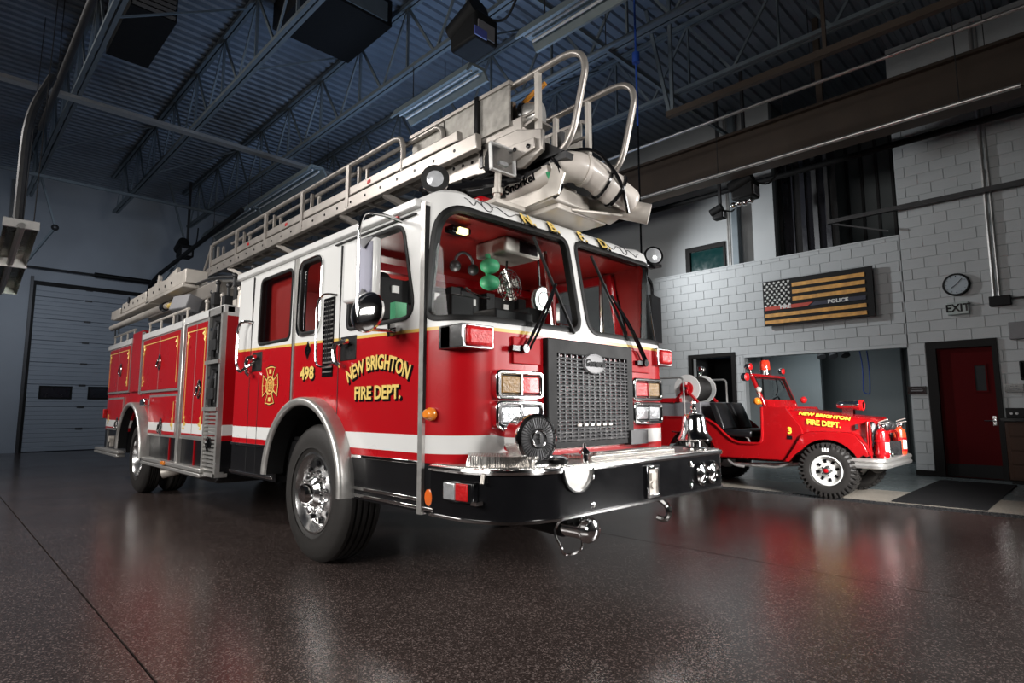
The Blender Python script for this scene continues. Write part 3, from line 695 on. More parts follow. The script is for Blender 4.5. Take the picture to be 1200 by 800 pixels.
def plan(s):
    if s < SEG1: return (XR+s, Y0), (0, -1)
    s -= SEG1
    if s < SEG2:
        a = s/RC; return (XF-RC+RC*math.sin(a), Y0+RC-RC*math.cos(a)), (math.sin(a), -math.cos(a))
    s -= SEG2
    if s < SEG3:
        y = Y0+RC+s; return (XF+.02*(1-((y-YC)/(SEG3/2))**2), y), (1, 0)
    s -= SEG3
    if s < SEG2:
        a = s/RC; return (XF-RC+RC*math.cos(a), Y1-RC+RC*math.sin(a)), (math.cos(a), math.sin(a))
    s -= SEG2
    return (XF-RC-s, Y1), (0, 1)
def cabpt(s, v, out=0.0):
    (x, y), (nx, ny) = plan(s)
    f, g = lerp(v, PF), lerp(v, PG); ins = g+(f-g)*nx*nx-out
    ins_c = ins
    return (x-nx*ins_c, y-ny*ins_c, lerp(v, PZ))
def sx(x): return x-XR                      # near side x -> s
def sfar(x): return STOT-(x-XR)
def sfront(y): return SEG1+SEG2+(y-Y0-RC)
near_win = [rrect(sx(-5.80), sx(-5.10), 1.85, 2.49, .07), rrect(sx(-4.925), sx(-4.535), 1.87, 2.50, .09),
            rpoly([(sx(-4.075), 1.83), (sx(-3.185), 1.83), (sx(-3.36), 2.50), (sx(-4.075), 2.50)], [.06, .12, .12, .06])]
far_win = [[(STOT-a, b) for a, b in reversed(w_)] for w_ in near_win]
pil = .05; SM = sfront(3.50)
wsL = rpoly([(SEG1+.02, 1.80), (SM-pil, 1.80), (SM-pil, 2.545), (SEG1+.10, 2.545)], [.10, .12, .10, .22], 7)
wsR = [(2*SM-a, b) for a, b in reversed(wsL)]
# right pane ends at the far corner
kx = (STOT-SEG1-.02-(SM+pil))/((SM-pil)-(SEG1+.02))
wsR = [((SM+pil)+(a-(SM+pil))*kx, b) for a, b in wsR]
far_win = far_win[2:]
holes = near_win+far_win+[wsL, wsR]
WX, WZ, AR = -4.62, .60, .66
arches = [circ(sx(WX), WZ, AR, 40), circ(sfar(WX), WZ, AR, 40)]
NS = 700; vs = [.58+.0165*i for i in range(122)]+[2.60, 2.63, 2.66, 2.69, 2.72, 2.76, 2.80]
shell, panes, inner = MB(), {i: MB() for i in range(len(holes))}, MB()
def cells():
    for j in range(len(vs)-1):
        for i in range(NS):
            sc, vc = (i+.5)*STOT/NS, (vs[j]+vs[j+1])/2
            h = None
            if .5 < vc < 2.6:
                for k, w_ in enumerate(holes):
                    if inside((sc, vc), w_): h = k; break
                if h is None:
                    for a in arches:
                        if inside((sc, vc), a): h = -1; break
            yield i, j, sc, vc, h
def getidx(mb, d, i, j, out):
    k = (i, j)
    if k not in d: d[k] = len(mb.v); mb.v.append(cabpt(i*STOT/NS, vs[j], out))
    return d[k]
dsh, dpn, din = {}, {i: {} for i in range(len(holes))}, {}
for i, j, sc, vc, h in cells():
    q = ((i, j), (i+1, j), (i+1, j+1), (i, j+1))
    if h is None:
        shell.f.append(tuple(getidx(shell, dsh, a, b, 0) for a, b in q))
        if .95 < vc < 2.58 and i % 1 == 0: inner.f.append(tuple(getidx(inner, din, a, b, -.045) for a, b in q))
    elif h >= 0:
        panes[h].f.append(tuple(getidx(panes[h], dpn[h], a, b, -.012) for a, b in q))
# roof cap and rear wall
top = [cabpt(i*STOT/NS, 2.80) for i in range(0, NS+1)]
k = len(shell.v); shell.v += top; shell.f.append(tuple(range(k, k+len(top))))
rear = [cabpt(0, v) for v in vs]+[cabpt(STOT-1e-6, v) for v in reversed(vs)]
k = len(shell.v); shell.v += rear; shell.f.append(tuple(range(k, k+len(rear))))
cabo = obj('cab_body', shell, M_cab, T, angle=30)
def frame_strip(poly, wdt, hgt):
    m_ = MB(); a = offset(poly, wdt); b = offset(poly, -wdt); n = len(poly)
    # resample along straight runs so it follows the curved corners
    def dense(P, Q, R):
        out = []
        for i in range(n):
            j = (i+1) % n; d = math.dist(Q[i], Q[j]); c = max(1, int(d/.06))
            for t in range(c): out.append(tuple((X[i][0]+(X[j][0]-X[i][0])*t/c, X[i][1]+(X[j][1]-X[i][1])*t/c) for X in (P, Q, R)))
        return out
    D = dense(a, poly, b); N_ = len(D)
    for pa, pm, pb in D: m_.v += [cabpt(*pa, .002), cabpt(*pa, hgt), cabpt(*pm, hgt*1.3), cabpt(*pb, hgt*.7), cabpt(*pb, -.05)]
    for i in range(N_):
        j = (i+1) % N_
        for t in range(4): m_.f.append((i*5+t, j*5+t, j*5+t+1, i*5+t+1))
    return m_
for i, w_ in enumerate(holes):
    big = i >= 4
    gk = obj('window_gasket', frame_strip(w_, .015 if not big else .019, .008), M_seal, cabo, angle=50)
    if i in (1,): obj('window_trim', frame_strip(offset(w_, .018), .008, .018), M_chrome, cabo, angle=50)
    obj('window_pane', panes[i], M_glass, cabo)
# chrome/white joints and trims on the near side
def vtrim(x, z0, z1, wd, m, name='trim_strip', out=.014):
    obj(name, MB().box(x-wd/2, x+wd/2, Y0-out, Y0+.02, z0, z1), m, cabo)
vtrim(-3.085, .57, 2.585, .045, M_alu, out=.022)
vtrim(-3.065, 1.2, 2.56, .012, M_seal, 'door_seam', .02)
vtrim(-5.0, 1.17, 2.56, .028, M_alu, out=.012); vtrim(-5.02, 1.17, 2.56, .006, M_seal, 'door_seam', .014)
vtrim(-4.20, .9, 2.52, .008, M_darkmet, 'door_seam', .003); vtrim(-5.98, .6, 2.55, .008, M_darkmet, 'door_seam', .003)
vtrim(-5.75, .6, 1.7, .006, M_darkmet, 'door_seam', .003)
rail = MB().box(XR, -3.16, Y0-.03, Y0+.03, 2.575, 2.635); obj('drip_rail', rail, M_white, cabo, bevel=.01)
for z, x0, x1 in ((.885, XR, -5.31), (.885, -3.94, -3.11), (.61, XR, -5.31), (.61, -3.94, -2.95), (.66, -3.94, -3.11)):
    obj('skirt_trim', MB().box(x0, x1, Y0-.018, Y0+.01, z-.012, z+.012), M_chrome, cabo, bevel=.004)
obj('drip_trim', MB().box(-4.3, -3.2, Y0-.008, Y0+.02, 2.535, 2.545), M_seal, cabo)
# underside, step panels behind skirt
obj('underbody', MB().box(-6.3, -3.0, 2.35, 4.7, .62, .94), M_blackm, T)
fr_ = MB().box(-12.3, -2.7, 2.95, 3.1, .48, .75).box(-12.3, -2.7, 3.95, 4.1, .48, .75); obj('chassis_rail', fr_, M_blackm, T)
ax_ = MB().cyl((WX, 2.6, .55), (WX, 4.45, .55), .08).ball((WX, 3.5, .52), .2); obj('front_axle', ax_, M_blackm, T)
ax_ = MB().cyl((-10.3, 2.6, .55), (-10.3, 4.45, .55), .1).ball((-10.3, 3.5, .55), .28); obj('rear_axle', ax_, M_blackm, T)
obj('fuel_tank', MB().box(-8.9, -7.4, 2.45, 3.2, .36, .62), M_darkmet, T, bevel=.05)
obj('exhaust_tip', MB().lathe([(.06, 0), (.075, .28), (.07, .28), (.055, .05)], (-8.9, 2.55, .44), (-.5, -.85, -.22), 16), M_cream, T)
# wheel arch liners (dark inside)
def liner(xc, zc, r, y0, y1, name):
    m_ = MB(); n = 20
    pr = [(xc+r*math.cos(PI*i/n), zc-.05+r*math.sin(PI*i/n)) for i in range(n+1)]
    m_.v = [(x, y0, z) for x, z in pr]+[(x, y1, z) for x, z in pr]; m_.f = [(i, i+1, n+2+i, n+1+i) for i in range(n)]
    m_.v += [(xc, y1, zc-.05)]; c = len(m_.v)-1; m_.f += [(n+1+i, n+2+i, c) for i in range(n)]
    obj(name, m_, M_blackm, T)
for y0, y1 in ((Y0+.005, Y0+.75), (Y1-.005, Y1-.75)): liner(WX, .62, AR+.02, y0, y1, 'wheel_well')
# chrome fender arches
def fender(xc, zc, ro, ri, y0, y1, a0, a1, name='chrome_fender'):
    m_ = MB(); n = 30; sec = [(ri+.004, y1), (ri, y0+.03), (ri+.008, y0+.008), (ri+.025, y0), (ro-.02, y0), (ro-.006, y0+.01), (ro, y0+.035), (ro, y1)] if y0 < y1 else [(ri, y1), (ri, y0), (ro, y0), (ro, y1)]
    for i in range(n+1):
        a = math.radians(a0+(a1-a0)*i/n)
        for r, y in sec: m_.v.append((xc+r*math.cos(a), y, zc+r*math.sin(a)))
    k = len(sec)
    for i in range(n):
        for j in range(k-1): m_.f.append((i*k+j, i*k+j+1, (i+1)*k+j+1, (i+1)*k+j))
    f_ = obj(name, m_, M_alu, T, angle=45)
    l_ = MB(); rr_ = ri-.004
    for i in range(n+1):
        a = math.radians(a0+(a1-a0)*i/n)
        for y in (y0+(.03 if y0 < y1 else -.03), y1): l_.v.append((xc+rr_*math.cos(a), y, zc+rr_*math.sin(a)))
    l_.f = [(2*i, 2*i+1, 2*i+3, 2*i+2) for i in range(n)]
    obj('fender_liner', l_, M_blackm, f_)
fender(WX, .61, .715, .645, Y0-.12, Y0+.06, -2, 176)
fender(WX, .61, .715, .60, Y1+.075, Y1-.06, -2, 166)

def wheel(xc, y, s, R, wid, rr, dual=False, front=True):
    """s = -1: outer face towards -y"""
    t = part('wheel', T, (xc, y, R)); c = (xc, y, R); ax = (0, s, 0)
    W = wid
    prof = [(rr, -W+.02), (rr+.05, -W), (R-.10, -W), (R-.03, -W+.03), (R, -W+.06)]
    for i in range(4):
        h = -W+.09+i*(W-.18)/3.4
        prof += [(R, h), (R-.018, h+.004), (R-.018, h+.016), (R, h+.020)]
    prof += [(R, -.06), (R-.02, -.03), (R-.05, -.012), (R-.13, .004), (R-.16, .0), (R-.19, .004), (rr+.05, -.006), (rr+.012, -.02), (rr, -.03)]
    obj('tyre', MB().lathe(prof, c, ax, 72, closed=True), M_rubber, t, angle=30)
    if front:
        rim = [(rr+.012, -.03), (rr+.014, -.012), (rr-.004, -.008), (rr-.02, -.03), (rr-.045, -.085), (rr-.06, -.095), (.15, -.05), (.14, -.045), (.02, -.045)]
    else:
        rim = [(rr+.012, -.03), (rr+.014, -.012), (rr-.004, -.008), (rr-.03, -.04), (rr-.05, -.12), (.17, -.17), (.02, -.17)]
    rim = [(r, h) for r, h in rim]
    obj('rim', MB().lathe(rim+[(.02, -W*.8), (rr-.02, -W*.8)], c, ax, 48, cap=False), M_satin, t, angle=28)
    hz = -.045 if front else -.17
    hub = [(.125, hz), (.125, hz+.03), (.10, hz+.05), (.085, hz+.06), (.08, hz+.10), (.065, hz+.125), (.02, hz+.13)]
    obj('hub_cap', MB().lathe(hub, c, ax, 28), M_chrome, t)
    n0 = h0 = None
    for i in range(10):
        a = 2*PI*i/10+.15; p = (xc+.155*math.cos(a), y+s*(hz+.0), R+.155*math.sin(a))
        if n0 is None: n0 = obj('lug_nut', MB().lathe([(.021, -.03), (.021, .03), (.017, .045), (.013, .05)], p, ax, 8), M_chrome, t); n0c = worldloc(n0)-Vector(p)
        else: share(n0, t, Vector(p)+n0c)
        if front or True:
            a += PI/10; rad = rr-.085; p = (xc+rad*math.cos(a), y+s*(hz-.028 if front else hz+.03), R+rad*math.sin(a))
            m_ = MB().lathe([(.026, -.02), (.026, .012), (.022, .014)], p, ax, 10)
            if h0 is None: h0 = obj('hand_hole', m_, M_black, t); h0c = worldloc(h0)-Vector(p)
            else: share(h0, t, Vector(p)+h0c)
    return t
wheel(WX, Y0+.02, -1, .55, .36, .312); wheel(WX, Y1-.02, 1, .55, .36, .312)
RXW = -10.3
wheel(RXW, Y0+.03, -1, .53, .27, .29, front=False); wheel(RXW, Y1-.03, 1, .53, .27, .29, front=False)
for y, s in ((Y0+.38, -1), (Y1-.38, 1)):
    R = .53; prof = [(.3, -.25), (R-.1, -.27), (R-.02, -.24), (R, -.21)]
    for i in range(3): h = -.20+i*.06; prof += [(R, h), (R-.018, h+.004), (R-.018, h+.016), (R, h+.02)]
    prof += [(R, -.04), (R-.04, -.01), (R-.1, 0), (.3, -.02)]
    obj('inner_dual_tyre', MB().lathe(prof, (RXW, y, R), (0, s, 0), 56, closed=True), M_rubber, T, angle=30)

# ---- apparatus body
XB0, XB1 = -12.55, -6.74
arch = [(RXW+.64*math.cos(a), .60+.64*math.sin(a)) for a in [PI-PI*i/16 for i in range(17)]]
body = [(XB0, .56), (RXW-.64, .56)]+arch+[(RXW+.64, .56), (XB1, .56), (XB1, 2.355), (XB0, 2.355)]
bo = obj('apparatus_body', MB().prism(body, 'y', Y0+.02, Y1-.02), M_body, T, angle=30)
for y0, y1 in ((Y0+.03, Y0+.7), (Y1-.03, Y1-.7)): liner(RXW, .60, .63, y0, y1, 'wheel_well')
fender(RXW, .60, .74, .675, Y0-.12, Y0+.06, -4, 178, 'rear_chrome_fender')
def scroll(mb, x, z, dx, dz, y, s=1.0):
    """gold-leaf corner scroll: two curls and a stem"""
    for a, b, k in ((.03, .20, 1), (.10, .09, -1)):
        pts = []
        for i in range(12):
            t = i/11; ang = t*2.2*PI; r = .05*(1-t*.8)*s
            pts.append((x+dx*(a*s+r*math.cos(ang*k)), y, z+dz*(b*s+r*math.sin(ang))))
        mb.tube(pts, .008*s, 5)
    mb.tube([(x+dx*.0, y, z+dz*.0), (x+dx*.05*s, y, z+dz*.12*s), (x+dx*.02*s, y, z+dz*.26*s)], .010*s, 5)
    mb.box(min(x, x+dx*.05), max(x, x+dx*.05), y-.002, y+.002, min(z, z+dz*.02), max(z, z+dz*.02))
def comp_door(x0, x1, z0, z1, corners, hz, lines=True, seam=True, hx=None, frame=True):
    d = obj('compartment_door', MB().box(x0, x1, Y0-.012, Y0+.03, z0, z1), M_body, T, bevel=.006)
    y = Y0-.0135
    if frame:
        obj('door_frame', MB().ring([(x0-.03, z0-.03), (x1+.03, z0-.03), (x1+.03, z1+.03), (x0-.03, z1+.03)], [(x0, z0), (x1, z0), (x1, z1), (x0, z1)], 'y', Y0-.008, Y0+.03), M_alu, d)
    if seam: obj('door_seam', MB().box((x0+x1)/2-.006, (x0+x1)/2+.006, y-.001, y+.01, z0, z1), M_alu, d)
    g_ = MB(); e = .07
    if 't' in lines: g_.box(x0+e, x1-e, y-.002, y+.002, z1-e-.012, z1-e)
    if 'l' in lines: g_.box(x0+e, x0+e+.012, y-.002, y+.002, z0+e, z1-e)
    if 'r' in lines: g_.box(x1-e-.012, x1-e, y-.002, y+.002, z0+e, z1-e)
    if 'b' in lines: g_.box(x0+e, x0+e+.30, y-.002, y+.002, z0+e, z0+e+.02).box(x1-e-.30, x1-e, y-.002, y+.002, z0+e, z0+e+.02)
    if g_.v: obj('gold_pinstripe', g_, M_gold, d)
    for c in corners:
        s_ = MB(); cx = x0+e if 'l' in c else x1-e; cz = z0+e if 'b' in c else z1-e
        scroll(s_, cx, cz, 1 if 'l' in c else -1, 1 if 'b' in c else -1, y-.002, .62); obj('gold_scroll', s_, M_gold, d)
    hx = (x0+x1)/2+.12 if hx is None else hx
    h = MB().lathe([(.085, 0), (.085, .012), (.06, .02), (.055, .006)], (hx, y+.004, hz), (0, -1, 0), 20)
    for i in range(len(h.v)): v = h.v[i]; h.v[i] = (v[0], v[1], hz+(v[2]-hz)*1.35)
    h.tube([(hx-.05, y-.02, hz+.03), (hx-.05, y-.03, hz-.05), (hx, y-.032, hz-.085), (hx+.05, y-.03, hz-.05), (hx+.05, y-.02, hz+.03)], .009, 6)
    obj('handle', h, M_chrome, d)
    return d
comp_door(-12.42, -10.95, 1.53, 2.26, ('tr', 'br', 'tl'), 1.88, 'trl', hx=-11.5)
comp_door(-10.15, -8.33, 1.50, 2.25, ('tr', 'tl', 'bl'), 1.88, 'trl', hx=-9.2)
comp_door(-8.06, -7.26, .92, 2.25, ('tr', 'tl', 'bl', 'br'), 1.46, 'trl', hx=-7.45)
comp_door(-12.30, -11.24, .92, 1.40, ('bl',), 1.0, '', seam=False, hx=-11.5)
comp_door(-9.60, -8.36, .90, 1.40, ('br',), 1.0, 'r', seam=False, hx=-8.95)
obj('corner_post', MB().box(-8.22, -8.13, Y0-.03, Y0+.03, .56, 2.37), M_alu, T, bevel=.01)
obj('body_pillar', MB().box(-10.85, -10.25, Y0-.01, Y0+.1, 1.50, 2.43), M_red, T, bevel=.01)
obj('body_pillar', MB().box(-10.25, -10.21, Y0-.02, Y0+.02, 1.45, 2.4), M_alu, T)
for x0, x1, z in ((XB0, -10.88, 2.32), (-10.2, -8.22, 2.315), (-8.13, XB1, 2.335)):
    obj('top_fascia', MB().box(x0, x1, Y0-.025, Y0+.1, z-.05, z+.04), M_white, T, bevel=.01)
for x0, x1 in ((-12.5, -11.0), (-10.15, -8.25)):
    m_ = MB().tube([(x0, Y0+.05, 2.52), (x1, Y0+.05, 2.52)], .018)
    for i in range(4): x = x0+.05+(x1-x0-.1)*i/3; m_.tube([(x, Y0+.05, 2.34), (x, Y0+.05, 2.52)], .014, 6)
    obj('top_rail', m_, M_cream, T)
for x0, x1 in ((-9.62, -7.1), (-12.85, -11.1)):
    m_ = MB().box(x0, x1, Y0-.07, Y0+.05, .53, .575).box(x0, x1, Y0-.075, Y0+.05, .48, .52); obj('rub_rail', m_, M_alu, T, bevel=.008)
obj('marker_lamp', MB().cbox((-8.5, Y0-.08, .555), (.14, .03, .05)), M_amber, T, bevel=.01)
for x in (-12.3, -9.62, -8.6, -7.6): obj('skirt_seam', MB().box(x-.008, x+.008, Y0+.005, Y0+.03, .56, .88), M_red if x in (-8.6, -7.6) else M_alu, T)
obj('skirt_trim', MB().box(-9.62, -7.2, Y0, Y0+.03, .872, .892), M_alu, T)
obj('tank_filler', MB().cbox((-9.75, Y0-.03, 1.33), (.22, .1, .11)), M_chrome, T, bevel=.02)
obj('tail_lamp', MB().cbox((-12.4, Y0-.03, 1.16), (.06, .06, .16)), M_redlens, T, bevel=.01)
obj('skirt_fitting', MB().cyl((-11.85, Y0+.03, .74), (-11.85, Y0-.05, .74), .05).cbox((-11.85, Y0+.0, .70), (.07, .06, .16)), M_cream, T)
# forward step column with tool pockets
sc_ = obj('step_column', MB().box(-7.22, -7.17, Y0-.03, Y0+.1, .50, 2.36).box(-6.80, -6.745, Y0-.03, Y0+.06, .50, 2.36).box(-7.2, -6.75, Y0-.03, Y0+.1, 2.28, 2.36).box(-7.2, -6.75, Y0-.05, Y0+.1, 1.21, 1.25).box(-7.2, -6.75, Y0-.05, Y0+.1, 1.73, 1.77).box(-7.2, -6.75, Y0-.03, Y0+.1, .50, .54), M_alu, T)
obj('pocket_back', MB().box(-7.18, -6.78, Y0+.002, Y0+.015, 1.25, 2.28), M_blackm, sc_)
for i in range(15): obj('tread_rib', MB().box(-7.17, -6.80, Y0-.02, Y0+.02, .56+i*.043, .585+i*.043), M_alu, sc_)
obj('panel_handle', MB().lathe([(.06, 0), (.06, .02), (.035, .025)], (-6.98, Y0-.015, .86), (0, -1, 0), 16).tube([(-6.98, Y0-.04, .92), (-6.95, Y0-.07, .86), (-6.98, Y0-.04, .78)], .014, 6), M_black, sc_)
for z0 in (1.28, 1.82):
    m_ = MB().tube([(-7.05, Y0-.02, z0), (-7.0, Y0-.03, z0+.2), (-6.92, Y0-.02, z0+.38)], .035, 8).cbox((-6.98, Y0-.02, z0+.12), (.22, .06, .12)).tube([(-6.88, Y0-.02, z0+.02), (-6.88, Y0-.02, z0+.34)], .016, 6)
    obj('stowed_tool', m_, M_darkmet, sc_); obj('chrome_clip', MB().cbox((-6.98, Y0-.035, z0+.3), (.2, .02, .035)), M_chrome, sc_)

# ---- front: grille, lamp clusters, warning lamps, letters, wipers
XG = -2.70
gr = obj('grille', MB().ring([(3.02, .95), (4.05, .95), (4.05, 1.715), (3.02, 1.715)], [(3.12, .99), (3.97, .99), (3.97, 1.61), (3.12, 1.61)], 'x', XG-.06, XG), M_blackm, T, bevel=.006)
obj('grille_backing', MB().box(XG-.06, XG-.05, 3.1, 4.0, .97, 1.63), M_black, gr)
s0 = b0 = None
for i in range(22):
    z = 1.005+i*.0275
    if s0 is None: s0 = obj('grille_slat', MB().obox((XG-.012, 3.545, z), (.026, .86, .011), ry=.5), M_steelg, gr)
    else: share(s0, gr, (XG-.012, 3.545, z))
for i in range(13):
    y = 3.145+i*.0667
    if b0 is None: b0 = obj('grille_bar', MB().box(XG-.03, XG-.004, y-.0055, y+.0055, .99, 1.61), M_darkmet, gr)
    else: share(b0, gr, (XG-.017, y, 1.30))
for i in range(6): obj('grille_clip', MB().cbox((XG+.003, 3.35+i*.075, 1.105), (.012, .04, .016)), M_cream, gr)
bd = MB().lathe([(.075, 0), (.075, .012), (.066, .018), (.06, .014)], (XG, 3.53, 1.555), (1, 0, 0), 32)
for i in range(len(bd.v)): v = bd.v[i]; bd.v[i] = (v[0], 3.53+(v[1]-3.53)*1.75, v[2])
bdo = obj('maker_badge', bd, mat('badge_enamel', (.42, .42, .43), .6, spec=.1), gr)
obj('badge_rim', MB().tube([(XG+.014, 3.53+.124*math.cos(2*PI*i/32), 1.555+.07*math.sin(2*PI*i/32)) for i in range(32)], .006, 6, closed=True), M_darkmet, gr)
obj('badge_lettering', text(MB(), 'General', (XG+.024, 3.53, 1.558), (0, 1, 0), (0, 0, 1), .072, bold=.0025), M_blackm, gr)
obj('grille_foot', MB().box(XG-.05, XG+.02, 3.98, 4.22, .94, 1.05), M_darkmet, T)
def lamps(y0, y1, z0, z1, cols, flip):
    o = obj('lamp_cluster', MB().ring(rrect(y0, y1, z0, z1, .05, 4), rrect(y0+.045, y1-.03, z0+.03, z1-.03, .02, 4), 'x', XF-.05, XF+.055), M_chrome, T, bevel=.012)
    obj('lamp_body', MB().box(XF-.03, XF+.028, y0+.04, y1-.028, z0+.028, z1-.028), M_blackm, o)
    ym = (y0+y1)/2+.008
    for k, (a, b) in enumerate(((y0+.055, ym-.008), (ym+.008, y1-.04))):
        l_ = obj('lens', MB().box(XF+.0, XF+.042, a, b, z0+.04, z1-.04), cols[k], o, bevel=.006)
    obj('divider', MB().box(XF, XF+.05, ym-.006, ym+.006, z0+.03, z1-.03), M_chrome, o)
for y0, fl_ in ((2.545, 0), (4.07, 1)):
    lamps(y0, y0+.445, 1.285, 1.475, (M_ambrefl, M_redlens) if not fl_ else (M_redlens, M_ambrefl), fl_)
    lamps(y0, y0+.445, 1.095, 1.275, (M_clear, M_clear), fl_)
def warnlamp(y0, y1, s):
    x = XF+.02
    o = obj('warning_lamp', MB().box(x-.20, x+.02, y0, y0+.03, 1.595, 1.745).box(x-.22, x+.02, y1-.02, y1, 1.595, 1.745).box(x-.22, x+.02, y0, y1, 1.595, 1.61).box(x-.22, x+.02, y0, y1, 1.73, 1.745).box(x-.22, x-.1, y0, y1, 1.6, 1.74), M_satin, T, bevel=.006)
    obj('lens', MB().box(x-.1, x+.045, y0+.03, y1-.02, 1.61, 1.73), M_redlens, o, bevel=.02)
warnlamp(2.27, 2.53, 1); warnlamp(4.47, 4.70, 1)
for i, ch in enumerate(('N.', 'B.', 'F.', 'D.')):
    y = (3.03, 3.31, 3.66, 3.96)[i]; s_ = sfront(y); p = cabpt(s_, 2.60, .016); q = cabpt(s_, 2.64, .016)
    up_ = (Vector(q)-Vector(p)).normalized()
    obj('roof_letter_shadow', text(MB(), ch, Vector(p)+Vector((-.003, .010, -.008)), (0, 1, 0), up_, .14, bold=.006), M_black, cabo)
    obj('roof_letter', text(MB(), ch, p, (0, 1, 0), up_, .14, bold=.003, lift=.004), M_gold, cabo)
# roof flourish
for y, d in ((2.66, 1), (4.30, -1)):
    m_ = MB()
    for k in (-1, 1):
        pts = []
        for i in range(14):
            t = i/13; s_ = sfront(y)+k*(.04+.26*t); v = 2.615+.035*math.sin(t*2.5*PI)*(1-t*.5); pts.append(cabpt(s_, v, .004))
        m_.tube(pts, .0028, 5)
    pts = [cabpt(sfront(y)+.045*math.cos(2*PI*i/14), 2.625+.045*math.sin(2*PI*i/14), .004) for i in range(14)]
    m_.tube(pts, .003, 5, closed=True); obj('roof_scroll', m_, M_darkmet, cabo)
def wiper(ya, za, yb, zb, yc, zc):
    def W(y, z, o=.05): return (cabpt(sfront(y), z, o))
    a = part('wiper', T, W(ya, za))
    obj('pivot', MB().cyl(W(ya, za, -.01), W(ya, za, .06), .03).cbox(W(ya-.05, za, .03), (.03, .12, .035)), M_black, a)
    obj('arm', MB().tube([W(ya, za, .05), W((ya+yb)/2-.02, (za+zb)/2, .075), W(yb, zb, .06)], .011, 6).tube([W(ya+.04, za, .05), W((ya+yb)/2+.02, (za+zb)/2, .075), W(yb, zb, .06)], .009, 6), M_black, a)
    obj('blade', MB().tube([W(yc, zc, .02), W((yb+yc*0+yb)/2, zb, .035), W(2*yb-yc+.05, 2*zb-zc, .02)], .012, 6), M_seal, a)
wiper(2.80, 1.62, 3.17, 2.12, 3.05, 2.47); wiper(4.25, 1.60, 3.85, 2.13, 3.72, 2.45)
for y0, y1 in ((2.72, 3.0), (4.08, 4.36)): obj('access_panel', MB().box(XF-.02, XF+.024, y0, y1, 1.52, 1.70), M_redflat, T, bevel=.006)
# side graphics
def gold_text(s, c, size, sx_=1, arc=None, bold=.004):
    u, v = (1, 0, 0), (0, 0, 1)
    obj('lettering_shadow', text(MB(), s, Vector(c)+Vector((.010, .0015, -.010)), u, v, size, depth=.002, bold=bold+.006, sx=sx_, arc=arc), M_black, cabo)
    obj('lettering', text(MB(), s, c, u, v, size, depth=.003, bold=bold, sx=sx_, arc=arc, lift=.003), M_gold, cabo)
gold_text('NEW BRIGHTON', (-3.64, Y0-.004, 1.55), .14, .79, arc=.95)
gold_text('FIRE DEPT.', (-3.63, Y0-.004, 1.335), .13, 1.0)
gold_text('498', (-4.72, Y0-.004, 1.52), .145, 1.15)
cross = []
for k in range(4):
    a = PI/2*k
    for r, da in ((.10, -.60), (.20, -.56), (.185, 0), (.20, .56), (.10, .60)): cross.append((r*math.cos(a+da), r*math.sin(a+da)))
cross = [(-5.475+.97*x, 1.445+.97*z) for x, z in cross]
m_ = MB().ring(cross, offset(cross, -.012), 'y', Y0-.004, Y0).ring(circ(-5.475, 1.445, .088, 28), circ(-5.475, 1.445, .074, 28), 'y', Y0-.006, Y0)
m_.ring(circ(-5.475, 1.445, .058, 24), circ(-5.475, 1.445, .050, 24), 'y', Y0-.006, Y0)
for a in (PI/4, -PI/4, PI/2, 0): m_.bar((-5.475-.05*math.cos(a), Y0-.004, 1.445-.05*math.sin(a)), (-5.475+.05*math.cos(a), Y0-.004, 1.445+.05*math.sin(a)), .010, .004)
for a in range(4):
    an = a*PI/2; m_.bar((-5.475+.11*math.cos(an), Y0-.004, 1.445+.11*math.sin(an)), (-5.475+.15*math.cos(an), Y0-.004, 1.445+.15*math.sin(an)), .05 if a % 2 else .02, .004)
obj('maltese_cross', m_, M_gold, cabo)
obj('maltese_cross_shadow', MB().ring(offset(cross, .010), offset(cross, -.001), 'y', Y0-.002, Y0), M_black, cabo)
dm = [(-4.71+.06*x, 1.715+.085*z) for x, z in ((1, 0), (0, 1), (-1, 0), (0, -1))]
dmo = obj('diamond_plate', MB().prism(dm, 'y', Y0-.012, Y0), M_chrome, cabo); obj('diamond_mark', MB().ring([(-4.71+.042*x, 1.715+.06*z) for x, z in ((1, 0), (0, 1), (-1, 0), (0, -1))], [(-4.71+.03*x, 1.715+.043*z) for x, z in ((1, 0), (0, 1), (-1, 0), (0, -1))], 'y', Y0-.014, Y0-.01).box(-4.74, -4.68, Y0-.014, Y0-.01, 1.708, 1.722), M_black, cabo)
# louvre panel behind the front door, grab handles
lv = obj('louvre_panel', MB().ring(rrect(-4.46, -4.285, 1.48, 2.12, .01, 5), rrect(-4.445, -4.30, 1.495, 2.105, .01, 5), 'y', Y0-.006, Y0+.01), M_black, T)
obj('louvre_back', MB().box(-4.45, -4.295, Y0-.003, Y0+.004, 1.49, 2.11), M_black, lv)
for i in range(16):
    z = 1.52+i*.038
    obj('louvre_slat', MB().obox((-4.365, Y0-.008, z), (.14, .014, .009), rx=.6), M_alu, lv)
obj('louvre_bar', MB().box(-4.368, -4.360, Y0-.02, Y0, 1.6, 2.1).box(-4.402, -4.396, Y0-.018, Y0, 1.6, 2.1).box(-4.332, -4.326, Y0-.018, Y0, 1.6, 2.1), M_darkmet, lv)
def grab(x, z0, z1, xb=None):
    o = obj('grab_handle', MB().tube([(x+.16, Y0, z1), (x+.12, Y0-.06, z1+.01), (x+.04, Y0-.08, z1), (x, Y0-.085, z1-.08), (x, Y0-.085, z0+.1), (x+.04, Y0-.085, z0+.02), (x+.12, Y0-.085, z0-.01), (x+.22, Y0-.08, z0+.02), (x+.27, Y0-.04, z0+.06), (x+.27, Y0, z0+.08)], .016, 8), M_chrome, T)
    return o
grab(-6.12, 1.60, 2.09)
